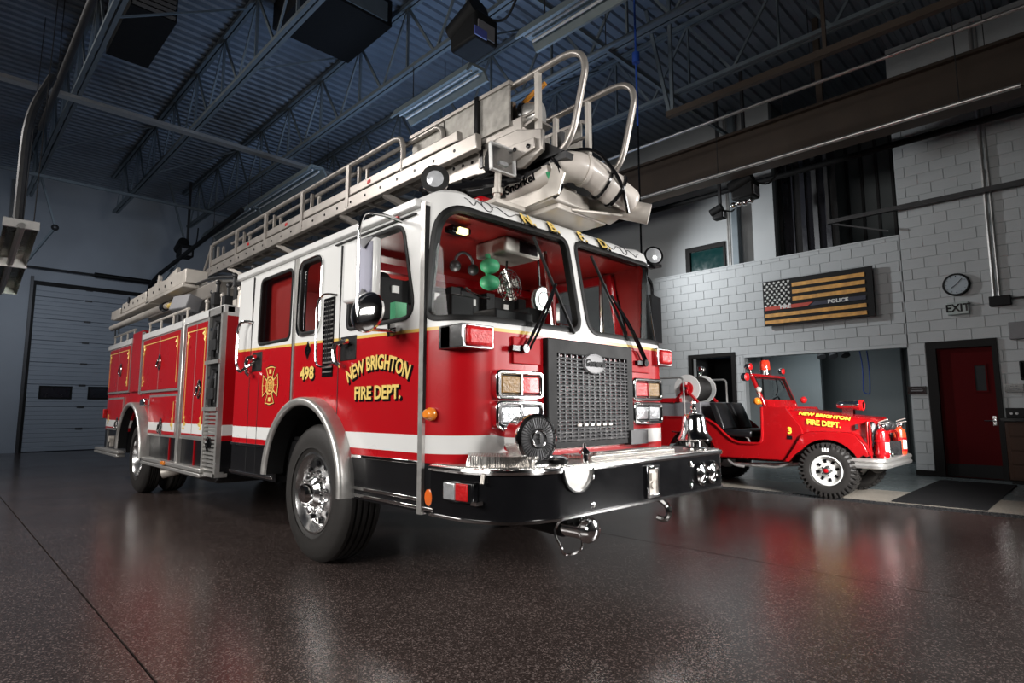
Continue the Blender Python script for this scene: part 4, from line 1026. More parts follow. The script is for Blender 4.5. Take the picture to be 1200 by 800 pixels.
g2 = obj('grab_handle', MB().tube([(-4.26, Y0, 2.13), (-4.32, Y0-.07, 2.14), (-4.40, Y0-.07, 2.12), (-4.44, Y0-.075, 2.05), (-4.44, Y0-.075, 1.65), (-4.42, Y0-.075, 1.58), (-4.34, Y0-.075, 1.55), (-4.26, Y0-.07, 1.56), (-4.24, Y0, 1.58)], .009, 8), M_chrome, T)
def latch(x, z, name='door_handle'):
    o = obj(name, MB().box(x-.13, x+.11, Y0-.006, Y0+.01, z-.09, z+.10), M_blackm, T, bevel=.008)
    obj('lever', MB().cyl((x-.02, Y0-.0, z+.04), (x-.02, Y0-.06, z+.04), .028).tube([(x+.06, Y0-.05, z+.05), (x-.1, Y0-.06, z+.045), (x-.125, Y0-.065, z+.0), (x-.10, Y0-.065, z-.1), (x-.04, Y0-.05, z-.13)], .018, 8), M_chrome, o)
latch(-4.04, 1.68); latch(-5.80, 1.68)
obj('side_marker', MB().lathe([(.042, 0), (.042, .02), (.034, .03), (.03, .06), (.02, .07)], (-3.0, Y0+.005, 1.19), (.35, -1, 0), 18), M_amber, T)
rf = MB().lathe([(.036, 0), (.036, .012), (.028, .016)], (-3.0, Y0-.0, .68), (.1, -1, 0), 18)
for i in range(len(rf.v)): v = rf.v[i]; rf.v[i] = (v[0], v[1], .68+(v[2]-.68)*1.4)
obj('side_reflector', rf, mat('orange_reflector', (.75, .14, .02), .2, coat=1), T)
obj('roof_marker', MB().cbox((-3.42, Y0-.008, 2.555), (.05, .02, .02)), M_redlens, T)

# ---- mirrors
mi = part('side_mirror', T, (-3.3, 1.97, 2.1))
hd_ = Vector((-3.44, 1.99, 2.15)); ang = math.radians(33)
U = Vector((math.cos(ang), -math.sin(ang)*.2, 0)).normalized(); Nn = Vector((.25, -1, 0)).normalized(); U = Vector((-Nn.y, Nn.x, 0))
def mp(a, b, d): p = hd_+U*a+Nn*d; return (p.x, p.y, p.z+b)
def mbx(a0, a1, b0, b1, d0, d1):
    return MB().add([mp(a, b, d) for a in (a0, a1) for d in (d0, d1) for b in (b0, b1)], [(0, 1, 3, 2), (4, 6, 7, 5), (0, 4, 5, 1), (2, 3, 7, 6), (0, 2, 6, 4), (1, 5, 7, 3)])
obj('mirror_head', mbx(-.15, .155, -.22, .20, -.03, .03), M_white, mi, bevel=.02)
obj('mirror_face', mbx(.0, .13, -.185, .17, .03, .034), mat('mirror_grey_face', (.20, .20, .25), .3, .3), mi)
obj('mirror_ridge', MB().add([mp(-.01, -.22, .032), mp(.13, -.22, .032), mp(.06, -.14, .05), mp(-.01, .20, .032), mp(.13, .20, .032), mp(.06, .12, .05)], [(0, 1, 2), (3, 5, 4)]), M_grey, mi)
rc = Vector((-3.32, 1.97, 1.845)); obj('round_mirror', MB().lathe([(.135, -.01), (.135, .01), (.125, .02), (.09, .04), (.045, .053), (.005, .058)], rc, (.3, -1, .1), 36), M_chrome, mi)
obj('mirror_arm', MB().tube([(-3.36, Y0-.0, 2.52), (-3.36, 2.13, 2.535), (-3.35, 1.95, 2.52), (-3.345, 1.91, 2.42), (-3.345, 1.91, 1.86), (-3.335, 1.92, 1.76), (-3.36, 2.02, 1.74), (-3.39, Y0, 1.755)], .012, 10), M_chrome, mi)
obj('arm_bracket', MB().cbox((-3.40, Y0-.02, 1.755), (.11, .05, .035)).cbox((-3.40, Y0-.045, 1.755), (.03, .04, .09)), M_chrome, mi)
m2 = obj('far_mirror', MB().obox((-3.1, 5.05, 2.1), (.06, .26, .46), rz=.2).tube([(-3.1, Y1, 2.5), (-3.1, 5.03, 2.5), (-3.1, 5.03, 1.72), (-3.1, Y1, 1.72)], .016), M_black, T)
sp = part('far_spotlight', T, (-3.0, 4.9, 2.69))
obj('lamp_shell', MB().lathe([(.03, -.12), (.075, -.08), (.095, 0), (.095, .03), (.085, .03)], (-3.02, 4.93, 2.70), (.75, -.6, .1), 20), M_black, sp)
obj('lamp_lens', MB().lathe([(.085, .025), (.06, .04), (.005, .05)], (-3.02, 4.93, 2.70), (.75, -.6, .1), 20), M_lampface, sp)
obj('bracket', MB().cyl((-3.05, 4.72, 2.60), (-3.02, 4.95, 2.60), .02).cbox((-3.02, 4.94, 2.605), (.12, .1, .03)), M_black, sp)
sp = part('near_spotlight', T, (-3.25, 2.45, 2.84))
obj('lamp_shell', MB().lathe([(.03, -.15), (.08, -.10), (.10, 0), (.102, .03), (.09, .03)], (-3.25, 2.45, 2.845), (.75, -.66, .0), 24), M_satin, sp)
obj('lamp_lens', MB().lathe([(.09, .022), (.06, .03), (.02, .045), (.005, .045)], (-3.25, 2.45, 2.845), (.75, -.66, .0), 24), M_lampface, sp)
obj('stem', MB().tube([(-3.27, 2.46, 2.76), (-3.26, 2.44, 2.68), (-3.20, 2.38, 2.60)], .016).ball((-3.2, 2.375, 2.60), .03).tube([(-3.2, 2.36, 2.6), (-3.19, 2.345, 2.53)], .014), M_chrome, sp)
fl2 = part('floodlight', T, (-3.03, 2.9, 3.0))
fn = Vector((1, -.06, .06)).normalized(); fu = Vector((.06, 1, 0)).normalized(); fv = fn.cross(fu)
if fv.z < 0: fv = -fv
fc = Vector((-3.03, 2.90, 3.065))
def fp(a, b, d): return tuple(fc+fu*a+fv*b+fn*d)
def fbox(a0, a1, b0, b1, d0, d1, tb=1): 
    P = [fp(a, b, d0) for a, b in ((a0*tb, b0*tb), (a1*tb, b0*tb), (a1*tb, b1*tb), (a0*tb, b1*tb))]+[fp(a, b, d1) for a, b in ((a0, b0), (a1, b0), (a1, b1), (a0, b1))]
    return MB().add(P, [(3, 2, 1, 0), (4, 5, 6, 7), (0, 1, 5, 4), (1, 2, 6, 5), (2, 3, 7, 6), (3, 0, 4, 7)])
obj('lamp_housing', fbox(-.115, .115, -.105, .105, -.14, 0, .55), M_blackm, fl2, bevel=.01)
rg = MB()
for a0, a1, b0, b1 in ((-.12, .12, -.11, -.098), (-.12, .12, .098, .11), (-.12, -.108, -.11, .11), (.108, .12, -.11, .11)):
    q = fbox(a0, a1, b0, b1, -.01, .02); rg.add(q.v, q.f)
obj('lamp_rim', rg, M_white, fl2)
obj('reflector', fbox(-.11, .11, -.10, .10, 0, .006), M_satin, fl2); q = fbox(-.04, .04, -.05, -.02, .006, .02); obj('bulb', q, M_clear, fl2)
obj('post', MB().cyl((-3.05, 2.86, 2.70), (-3.05, 2.88, 2.98), .026).cyl((-3.05, 2.87, 2.80), (-3.05, 2.87, 2.84), .04).cbox((-3.05, 2.93, 2.715), (.16, .3, .03)), M_cream, fl2)

# ---- bumper
bp = part('front_bumper', T, (-2.6, 3.5, .72)); XBP = -2.30; RN, RFAR = .44, .14
def bplan(out, n=14):
    pts = [(-2.98, Y0-.01-out)]
    for i in range(n+1):
        a = PI/2*i/n; pts.append((XBP-RN+(RN+out)*math.sin(a), Y0-.01+RN-(RN+out)*math.cos(a)))
    for i in range(7):
        a = PI/2*i/6; pts.append((XBP-RFAR+(RFAR+out)*math.cos(a), Y1+.01-RFAR+(RFAR+out)*math.sin(a)))
    pts.append((-2.98, Y1+.01+out)); return pts
def loft(levels):
    m_ = MB(); n = len(bplan(0))
    for o_, z in levels: m_.v += [(x, y, z) for x, y in bplan(o_)]
    for j in range(len(levels)-1):
        for i in range(n-1): m_.f.append((j*n+i, j*n+i+1, (j+1)*n+i+1, (j+1)*n+i))
    m_.f.append(tuple(range(n))); m_.f.append(tuple(len(levels)*n-n+i for i in reversed(range(n)))); return m_
bpo = obj('bumper_face', loft([(0, .585), (0, .855)]), M_black, bp, angle=30)
obj('lower_edge', loft([(0, .572), (.012, .576), (.012, .590), (0, .594)]), M_chrome, bp, angle=30)
obj('upper_edge', loft([(0, .842), (.016, .848), (.020, .862), (.016, .876), (0, .882)]), M_chrome, bp, angle=30)
obj('tread_deck', MB().prism([(x, y) for x, y in bplan(-.01)], 'z', .872, .888), M_tread, bp)
obj('kick_plate', MB().add(*(lambda P: ([(x, y, .885) for x, y in P]+[(x+.02, y+.01, .945) for x, y in P]+[(x-.12, y+.13, .955) for x, y in P], [(i, i+1, len(P)+i+1, len(P)+i) for i in range(len(P)-1)]+[(len(P)+i, len(P)+i+1, 2*len(P)+i+1, 2*len(P)+i) for i in range(len(P)-1)]))([(x, y) for x, y in bplan(-.07)[1:13]])), M_tread, bp)
obj('deck_hatch', MB().box(-2.66, -2.40, 3.1, 4.15, .888, .915).box(-2.43, -2.395, 3.15, 4.1, .915, .935), M_tread, bp, bevel=.006)
tr_ = MB(); n = 12; P = [(2.825+.135*math.cos(PI+PI*i/n), .865+.135*math.sin(PI+PI*i/n)) for i in range(n+1)]
obj('hose_tray', MB().prism(P, 'x', -2.6, XBP+.006), M_alu, bp)
Po = [(2.825+.15*math.cos(PI+PI*i/n), .868+.15*math.sin(PI+PI*i/n)) for i in range(n+1)]
rm = MB(); rm.v = [(XBP+.004, y, z) for y, z in P]+[(XBP+.004, y, z) for y, z in Po]+[(XBP+.02, y, z) for y, z in P]+[(XBP+.02, y, z) for y, z in Po]
k = n+1
for i in range(n): rm.f += [(2*k+i, 2*k+i+1, 3*k+i+1, 3*k+i), (i, i+1, 2*k+i+1, 2*k+i), (k+i, 3*k+i, 3*k+i+1, k+i+1)]
obj('hose_tray_rim', rm, M_chrome, bp)
obj('tray_fitting', MB().lathe([(.10, 0), (.10, .03), (.07, .05), (.05, .05)], (-2.42, 2.74, .888), (0, 0, 1), 24), M_chrome, bp)
obj('deck_pin', MB().lathe([(.022, 0), (.022, .05), (.034, .055), (.034, .07), (.012, .09), (.01, .12)], (-2.36, 2.98, .884), (0, 0, 1), 14), M_chrome, bp)
lb = obj('latch_box', MB().ring([(3.57, .605), (3.73, .605), (3.73, .825), (3.57, .825)], [(3.595, .63), (3.705, .63), (3.705, .80), (3.595, .80)], 'x', XBP-.01, XBP+.022), M_chrome, bp, bevel=.005)
obj('latch_recess', MB().box(XBP-.005, XBP+.008, 3.595, 3.705, .63, .80).cbox((XBP+.012, 3.65, .75), (.02, .06, .05)).cyl((XBP, 3.65, .69), (XBP+.02, 3.65, .69), .025), M_cream, bp)
for y in (4.36, 4.53):
    obj('round_lamp', MB().lathe([(.092, 0), (.092, .02), (.08, .032), (.07, .02), (.03, .035), (.005, .04)], (XBP-.002, y, .715), (1, 0, 0), 28), M_chrome, bp)
for y, z in ((2.975, .80), (2.975, .63), (4.2, .80), (4.2, .635)): obj('bolt', MB().lathe([(.022, 0), (.02, .01), (.01, .016)], (XBP-.002, y, z), (1, 0, 0), 12), M_chrome, bp)
sm = obj('side_lamp', MB().obox((-2.69, Y0-.012, .745), (.24, .05, .12), rz=.10), M_black, bp, bevel=.01)
obj('clear_lens', MB().obox((-2.755, Y0-.03, .745), (.10, .04, .10), rz=.10), M_clear, bp, bevel=.008)
obj('red_lens', MB().obox((-2.655, Y0-.02, .745), (.10, .04, .10), rz=.10), M_redlens, bp, bevel=.008)
obj('lamp_clip', MB().cbox((-2.56, Y0+.0, .69), (.05, .05, .02)), M_chrome, bp)
obj('side_clip', MB().cyl((-2.53, Y0+.02, .85), (-2.52, Y0+.0, .80), .012), M_cream, bp)
# mechanical siren
si = part('siren', T, (-2.5, 2.57, 1.04)); sc2 = (-2.43, 2.60, 1.045); sax = (.985, -.17, .02)
obj('siren_body', MB().lathe([(.002, -.40), (.03, -.385), (.06, -.34), (.085, -.28), (.10, -.2), (.105, -.13), (.14, -.125), (.145, -.02), (.15, .0), (.148, .02), (.13, .03), (.125, .02)], sc2, sax, 40), M_chrome, si, angle=30)
obj('siren_grille', MB().lathe([(.126, .018), (.11, .026), (.06, .026), (.055, .034), (.045, .036), (.004, .036)], sc2, sax, 40), M_darkmet, si)
m_ = MB(); A = Vector(sax).normalized(); B = A.cross(Vector((0, 0, 1))).normalized(); Cc = A.cross(B)
for i in range(40):
    t = 2*PI*i/40; d = B*math.cos(t)+Cc*math.sin(t); o_ = Vector(sc2)+A*.029; m_.bar(o_+d*.064, o_+d*.122, .004, .006)
obj('siren_vanes', m_, M_darkmet, si)
rg_ = [Vector(sc2)+A*.038+(B*math.cos(2*PI*i/20)+Cc*math.sin(2*PI*i/20))*.05 for i in range(20)]
mm = MB().tube(rg_, .006, 6, closed=True); o_ = Vector(sc2)+A*.04
mm.bar(o_-Cc*.03, o_+Cc*.03, .012, .006).bar(o_-Cc*.025-B*.0, o_-Cc*.025+B*.025, .01, .006).bar(o_, o_+B*.018, .01, .006)
obj('siren_emblem', mm, M_chrome, si)
obj('pedestal', MB().cyl((-2.5, 2.62, .885), (-2.5, 2.62, .95), .09, .07).cbox((-2.5, 2.62, .9), (.26, .18, .03)), M_chrome, si)
# bell
be = part('bell', T, (-2.47, 4.58, 1.05)); bc = (-2.45, 4.56, .96)
obj('bell_body', MB().lathe([(.135, .0), (.14, .012), (.118, .045), (.102, .09), (.095, .15), (.09, .19), (.075, .215), (.03, .225)], bc, (0, 0, 1), 40), M_chrome, be)
obj('bell_mouth', MB().lathe([(.132, -.004), (.10, .02), (.02, .05)], bc, (0, 0, 1), 32), M_darkmet, be)
obj('finial', MB().lathe([(.03, .22), (.035, .235), (.018, .25), (.028, .27), (.012, .29), (.022, .305), (.02, .32), (.004, .335)], bc, (0, 0, 1), 18), M_chrome, be)
obj('pedestal', MB().lathe([(.10, -.075), (.10, -.06), (.05, -.05), (.045, 0), (.06, .01)], bc, (0, 0, 1), 24), M_chrome, be)
obj('clapper', MB().ball((bc[0], bc[1], bc[2]-.01), .03), M_chrome, be)
obj('bell_rope_rail', MB().tube([(-2.74, 4.70, 1.02), (-2.5, 4.66, 1.0)], .006, 6), M_black, be)
obj('suction_cap', MB().cyl((-2.55, 2.95, .48), (-2.34, 2.95, .48), .06).lathe([(.075, 0), (.08, .03), (.06, .07), (.02, .085)], (-2.34, 2.95, .48), (1, 0, 0), 24), M_chrome, bp)
obj('suction_ring', MB().tube([(-2.4+.02*math.sin(i), 2.88+.13*math.cos(2*PI*i/24), .46+.13*math.sin(2*PI*i/24)) for i in range(24)], .008, 6, closed=True), M_chrome, bp)
obj('suction_pipe', MB().cyl((-2.9, 2.95, .5), (-2.5, 2.95, .48), .07).cbox((-2.5, 2.95, .55), (.2, .2, .06)), M_blackm, bp)
obj('tow_hook', MB().tube([(-2.45, 3.86, .58), (-2.36, 3.86, .56), (-2.30, 3.86, .52), (-2.29, 3.86, .46), (-2.33, 3.86, .42), (-2.39, 3.86, .43)], .022, 8), M_chrome, bp)

# ---- cab interior
ci = part('cab_interior', T, (-4.5, YC, 1.0))
obj('inner_lining', inner, M_vinylred, ci)
obj('ceiling_lining', MB().box(-6.3, -3.05, 2.36, 4.7, 2.55, 2.565), M_vinylred, ci)
obj('cab_floor', MB().box(-6.3, -2.85, 2.36, 4.7, .95, .98), M_blackm, ci)
obj('engine_cover', MB().box(-5.0, -3.3, 3.1, 3.95, .98, 1.62), M_vinylblk, ci, bevel=.08)
obj('dashboard', MB().prism([(-2.86, 1.2), (-2.86, 1.72), (-3.0, 1.80), (-3.2, 1.72), (-3.25, 1.3)], 'y', 2.36, 4.7), M_blackm, ci, bevel=.02)
obj('rear_lining', MB().box(-6.32, -6.3, 2.36, 4.7, .98, 2.55), M_vinylred, ci)
obj('window_blind', MB().box(-5.95, -5.06, 2.36, 2.375, 1.7, 2.54), M_vinylred, ci)
obj('bulkhead', MB().box(-4.62, -4.58, 2.5, 3.0, .98, 2.2).box(-4.62, -4.58, 3.9, 4.55, .98, 2.2).box(-4.62, -4.58, 2.36, 2.5, 1.95, 2.55).box(-4.62, -4.58, 4.55, 4.7, 1.95, 2.55), M_vinylred, ci)
obj('red_crossbar', MB().box(-4.45, -4.38, 2.36, 4.7, 2.43, 2.50), M_red, ci)
for y in (2.75, 4.30):
    obj('seat_back', MB().obox((-4.35, y, 1.82), (.14, .48, .85), ry=-.15), M_vinylblk, ci, bevel=.05)
    obj('seat_cushion', MB().box(-4.4, -3.85, y-.25, y+.25, 1.2, 1.36), M_vinylblk, ci, bevel=.05)
obj('steering_wheel', MB().tube([(-3.42+.1*math.sin(2*PI*i/28), 4.3+.22*math.cos(2*PI*i/28), 1.76+.2*math.sin(2*PI*i/28)) for i in range(28)], .015, 8, closed=True).cyl((-3.2, 4.3, 1.5), (-3.42, 4.3, 1.76), .03).bar((-3.42, 4.08, 1.76), (-3.42, 4.52, 1.76), .03, .015), M_darkmet, ci)
fan = part('cab_fan', T, (-3.35, 3.3, 2.18)); fcn = (-3.30, 3.22, 2.20)
m_ = MB()
for r in (.04, .07, .10, .13): m_.tube([(fcn[0]+.02, fcn[1]+r*math.cos(2*PI*i/24), fcn[2]+r*math.sin(2*PI*i/24)) for i in range(24)], .0045, 5, closed=True)
for i in range(16): a = 2*PI*i/16; m_.tube([(fcn[0]+.025, fcn[1]+.02*math.cos(a), fcn[2]+.02*math.sin(a)), (fcn[0]+.01, fcn[1]+.135*math.cos(a), fcn[2]+.135*math.sin(a))], .0045, 5)
obj('guard', m_, M_chrome, fan); obj('hub', MB().cyl((fcn[0]-.06, fcn[1], fcn[2]), (fcn[0]+.02, fcn[1], fcn[2]), .035), M_cream, fan)
m_ = MB()
for i in range(4):
    a = PI/2*i+.4; c_ = (fcn[0], fcn[1]+.07*math.cos(a), fcn[2]+.07*math.sin(a)); m_.obox(c_, (.008, .10, .06), rx=a)
obj('blades', m_, M_cream, fan); obj('bracket', MB().tube([(fcn[0]-.04, fcn[1], fcn[2]), (fcn[0]-.06, fcn[1]+.05, fcn[2]+.2), (fcn[0]-.06, fcn[1]+.05, 2.55)], .01), M_black, fan)
fan2 = part('cab_fan', T, (-3.3, 3.62, 2.12))
obj('guard', MB().tube([(-3.28, 3.62+.12*math.cos(2*PI*i/24), 2.13+.12*math.sin(2*PI*i/24)) for i in range(24)], .006, 5, closed=True).tube([(-3.27, 3.62+.07*math.cos(2*PI*i/24), 2.13+.07*math.sin(2*PI*i/24)) for i in range(24)], .004, 5, closed=True), M_chrome, fan2)
obj('blades', MB().cyl((-3.32, 3.62, 2.13), (-3.27, 3.62, 2.13), .11), mat('clear_fan', (.45, .5, .48), .3, .3), fan2)
obj('bracket', MB().tube([(-3.32, 3.62, 2.2), (-3.32, 3.6, 2.55)], .01), M_black, fan2)
for y, z in ((2.98, 2.31), (2.98, 2.18)):
    obj('green_lamp', MB().ball((-3.25, y, z), .075, (1, 1.1, .8)).cyl((-3.25, y, z), (-3.3, y+.02, z+.1), .02), M_green, ci)
con = obj('roof_console', MB().box(-3.5, -3.15, 3.05, 3.45, 2.42, 2.55), M_cream, ci, bevel=.02); obj('console_screen', MB().box(-3.15, -3.14, 3.2, 3.4, 2.44, 2.53), M_black, ci)
obj('dome_lamp', MB().cbox((-3.2, 2.62, 2.50), (.1, .18, .05)), M_black, ci, bevel=.015); obj('dome_lens', MB().cbox((-3.15, 2.62, 2.485), (.04, .08, .04)), mat('dome_glow', (.8, .7, .3), .3, emit=((1, .85, .35), 3)), ci)
obj('headset', MB().tube([(-3.4, 2.85+.09*math.cos(PI*i/8), 2.33+.09*math.sin(PI*i/8)) for i in range(9)], .012).ball((-3.4, 2.94, 2.30), .045).ball((-3.4, 2.76, 2.30), .045), M_darkmet, ci)
obj('microphone', MB().tube([(-3.3, 2.78, 2.12), (-3.25, 2.85, 2.06), (-3.22, 2.95, 2.05)], .01, 6), M_chrome, ci)
for i in range(4):
    y = 2.62+i*.42; o = obj('air_pack', MB().cyl((-4.2, y, 1.8), (-4.2, y, 2.28-.05*(i % 2)), .085).ball((-4.2, y, 2.28-.05*(i % 2)), .085).cbox((-4.12, y+.05, 2.12), (.12, .28, .34)).cbox((-4.05, y+.22, 2.2), (.1, .1, .2)), M_blackm, ci)
    obj('air_pack_gauge', MB().cbox((-4.05, y+.04, 2.2), (.02, .06, .06)), M_paper, ci)
obj('cylinder_band', MB().box(-3.75, -3.68, 2.42, 2.52, 1.55, 2.02), M_green, ci); obj('green_jacket', MB().box(-3.45, -3.38, 2.42, 2.56, 1.6, 1.95), M_green, ci, bevel=.02)
m_ = MB()
for y0, y1 in ((2.38, 2.5), (4.55, 4.7)): m_.tube([(-3.4, y0+.04, 1.6), (-3.4, y0+.04, 2.5)], .02)
m_.tube([(-3.05, 3.5, 1.7), (-3.15, 3.5, 2.5)], .02); obj('grab_pole', m_, M_chrome, ci)
obj('far_door_trim', MB().ring([(-4.2, 1.7), (-3.2, 1.7), (-3.35, 2.53), (-4.2, 2.53)], [(-4.1, 1.8), (-3.28, 1.8), (-3.4, 2.45), (-4.1, 2.45)], 'y', 4.68, 4.72), M_red, ci)
obj('radio_stack', MB().box(-3.4, -3.1, 2.9, 3.3, 1.72, 1.96).cbox((-3.3, 3.45, 1.9), (.2, .2, .26)).cbox((-3.3, 2.68, 1.92), (.18, .22, .24)), M_blackm, ci, bevel=.015)
obj('small_screen', MB().obox((-3.05, 3.62, 1.98), (.03, .2, .16), rz=.15), M_plate_dark, ci)
obj('rear_seat', MB().box(-6.2, -5.7, 2.5, 4.6, 1.2, 1.4).box(-6.3, -6.15, 2.5, 4.6, 1.4, 2.0), M_vinylred, ci, bevel=.04)
cl = lamp('cab_fill_near', 'POINT', (-3.35, 2.75, 2.05), (-3.9, 3.4, 1.0), 6.5, (1, .93, .85), (.08,))  # added fill point floating mid-cab to brighten the interior, not the dome lamp
cl3 = lamp('cab_fill_far', 'POINT', (-3.3, 4.1, 2.0), (-3.9, 3.4, 1.0), 6, (1, .93, .85), (.08,))  # second added fill on the far side; no fitting belongs to it
cl2 = lamp('cab_fill_rear', 'POINT', (-5.2, 3.2, 2.1), (-5.4, 3.4, 1.0), 14, (1, .93, .85), (.1,))  # fill added behind the bulkhead to brighten the rear lining, no lamp there

# ---- aerial ladder
LA = part('aerial_ladder', T, (-7, 3.5, 3.4)); YL, YR = 2.95, 4.08
for y, s in ((YL, 1), (YR, -1)):
    obj('lower_beam', MB().box(-9.75, -3.35, y-.03, y+.03, 3.27, 3.40), M_silver, LA, bevel=.008)
    obj('upper_beam', MB().box(-9.65, -3.6, y-.02, y+.04, 3.42, 3.51), M_silver, LA, bevel=.008)
    obj('inner_beam', MB().box(-9.3, -3.0, y+s*.16-.03, y+s*.16+.03, 3.30, 3.47), M_silver, LA, bevel=.006)
    obj('handrail', MB().tube([(-10.0, y, 3.30), (-9.60, y, 3.74), (-9.5, y, 3.76), (-4.55, y, 3.76), (-4.44, y, 3.73), (-4.41, y, 3.64), (-4.41, y, 3.38)], .026, 10), M_silver, LA)
    obj('handrail', MB().tube([(-9.0, y+s*.09, 3.68), (-4.0, y+s*.09, 3.72), (-3.93, y+s*.09, 3.66), (-3.92, y+s*.09, 3.36)], .024, 10), M_silver, LA)
    for x in (-9.57, -8.51, -7.49, -6.44, -5.38):
        obj('rail_post', MB().box(x-.03, x+.03, y-.035, y-.005, 3.30, 3.75).box(x+.09, x+.12, y+.03*s, y+.06*s, 3.48, 3.72).box(x+.17, x+.20, y+.08*s, y+.11*s, 3.48, 3.72), M_silver, LA)
    m_ = MB()
    for i in range(22): m_.cyl((-9.5+i*.28, y-.034*s, 3.335), (-9.5+i*.28, y-.028*s, 3.335), .014, n=8)
    obj('bolt_holes', m_, M_black, LA, kind='stuff')
r0 = None
for i in range(19):
    x = -9.55+i*.34
    if r0 is None: r0 = obj('rung', MB().cyl((x, YL, 3.30), (x, YR, 3.30), .02, n=8), M_silver, LA)
    else: share(r0, LA, (x, (YL+YR)/2, 3.30))
for i, x in enumerate((-8.9, -7.2, -5.6, -4.75)):
    obj('under_brace', MB().bar((x, YL+.02, 3.28), (x+.22, YL+.38, 3.06), .07, .05).bar((x, YR-.02, 3.28), (x+.22, YR-.38, 3.06), .07, .05).box(x+.18, x+.26, YL+.36, YR-.36, 3.03, 3.09), M_silver, LA)
obj('boom_box', MB().box(-9.3, -3.7, 3.3, 3.72, 3.03, 3.27), M_darkmet, LA, bevel=.02)
for i, (x, l_) in enumerate(((-8.1, '70'), (-6.9, '68'), (-5.0, '65'))): obj('red_tag', MB().box(x, x+.06, YL-.024, YL-.02, 3.445, 3.48), M_redlens, LA)
# tip section plates
PM = mat('swirled_aluminium', (.30, .285, .26), .45, .5, var=.8, scale=11)
for x0, x1 in ((-4.42, -3.95), (-3.93, -3.50), (-3.47, -3.12)):
    obj('side_plate', MB().box(x0, x1, 3.06, 3.08, 3.43, 3.76), PM, LA); obj('side_plate', MB().box(x0, x1, 3.96, 3.98, 3.43, 3.76), PM, LA)
obj('plate_rail', MB().box(-4.45, -3.1, 3.045, 3.085, 3.76, 3.79), M_silver, LA); obj('plate_rail', MB().box(-4.45, -3.1, 3.955, 3.995, 3.76, 3.79), M_silver, LA)
obj('plate_post', MB().box(-3.50, -3.46, 3.03, 3.06, 3.40, 3.79), M_black, LA)
obj('tip_beam', MB().prism([(-4.2, 3.36), (-4.2, 3.16), (-3.5, 3.12), (-2.95, 3.02), (-2.75, 3.10), (-2.75, 3.26), (-3.0, 3.34)], 'y', 3.03, 3.07), M_silver, LA, bevel=.008)
obj('tip_beam', MB().prism([(-4.2, 3.36), (-4.2, 3.16), (-3.5, 3.12), (-2.95, 3.02), (-2.75, 3.10), (-2.75, 3.26), (-3.0, 3.34)], 'y', 3.95, 3.99), M_silver, LA, bevel=.008)
m_ = MB()
for i in range(9): m_.cyl((-4.0+i*.12, 3.032, 3.27-i*.008), (-4.0+i*.12, 3.024, 3.27-i*.008), .015, n=8)
obj('bolt_holes', m_, M_black, LA, kind='stuff')
obj('beam_gap', MB().box(-4.15, -3.45, 3.022, 3.03, 3.315, 3.335), M_black, LA)
obj('gusset_plate', MB().prism([(-3.42, 3.31), (-3.12, 3.22), (-2.80, 3.20), (-2.80, 3.12), (-3.05, 3.08), (-3.42, 3.16)], 'y', 3.005, 3.03), M_silver, LA, bevel=.004)
obj('gusset_gap', MB().box(-3.40, -3.36, 2.998, 3.02, 3.14, 3.32), M_black, LA)
for k_ in range(4): obj('gusset_bolt', MB().lathe([(.018, 0), (.016, .01), (.004, .014)], (-3.28+.14*k_, 3.005, 3.21-.02*k_), (0, -1, 0), 10), M_black, LA)
obj('cable_bundle', MB().tube([(-4.2, 3.0, 3.18), (-3.9, 2.99, 3.08), (-3.5, 3.0, 3.04), (-3.2, 3.02, 3.1), (-3.05, 3.02, 3.02)], .018, 6).tube([(-3.6, 3.0, 3.1), (-3.35, 2.97, 2.97), (-3.1, 3.0, 2.93)], .022, 6), M_black, LA)
obj('valve_block', MB().cbox((-3.72, 2.98, 3.0), (.16, .08, .1)).cyl((-3.72, 2.94, 3.0), (-3.72, 2.9, 3.0), .025), M_darkmet, LA)
obj('tip_strut', MB().bar((-3.95, 3.0, 3.18), (-3.5, 3.05, 2.86), .10, .05), M_silver, LA)
obj('hydraulic_hose', MB().tube([(-4.1, 2.98, 3.12), (-3.7, 2.95, 3.05), (-3.3, 2.98, 2.98), (-3.0, 3.05, 2.96)], .035, 8).tube([(-4.2, 3.06, 3.05), (-3.7, 3.06, 2.95), (-3.2, 3.1, 2.9)], .03, 8), M_black, LA)
def hoop(y, name='basket_hoop'):
    obj(name, MB().tube([(-3.35, y, 3.80), (-2.62, y, 3.82), (-2.52, y, 3.80), (-2.45, y, 3.74), (-2.43, y, 3.64), (-2.54, y, 3.24), (-2.60, y, 3.14), (-2.68, y, 3.09), (-2.80, y, 3.09)], .026, 12), M_silver, LA)
    obj('basket_post', MB().box(-3.27, -3.23, y-.02, y+.02, 3.32, 3.80), M_cream, LA); obj('basket_post', MB().box(-2.91, -2.87, y-.02, y+.02, 3.26, 3.81), M_cream, LA)
    obj('basket_rail', MB().tube([(-3.25, y, 3.5), (-2.9, y, 3.5)], .015), M_silver, LA)
hoop(3.15); hoop(3.77)
obj('basket_cross', MB().tube([(-2.68, 3.15, 3.09), (-2.68, 3.77, 3.09)], .024).box(-2.95, -2.6, 3.12, 3.80, 3.02, 3.07).bar((-2.75, 3.25, 3.1), (-2.75, 3.25, 3.3), .04, .04).bar((-2.78, 3.72, 3.08), (-2.78, 3.72, 3.22), .05, .08), M_darkmet, LA)
obj('step_plate', MB().obox((-3.05, 3.2, 3.38), (.34, .2, .02), ry=-.2), M_silver, LA)
obj('winch_motor', MB().lathe([(.10, 0), (.11, .02), (.11, .14), (.09, .16)], (-3.18, 3.30, 3.60), (.85, .45, -.05), 24), M_alu, LA)
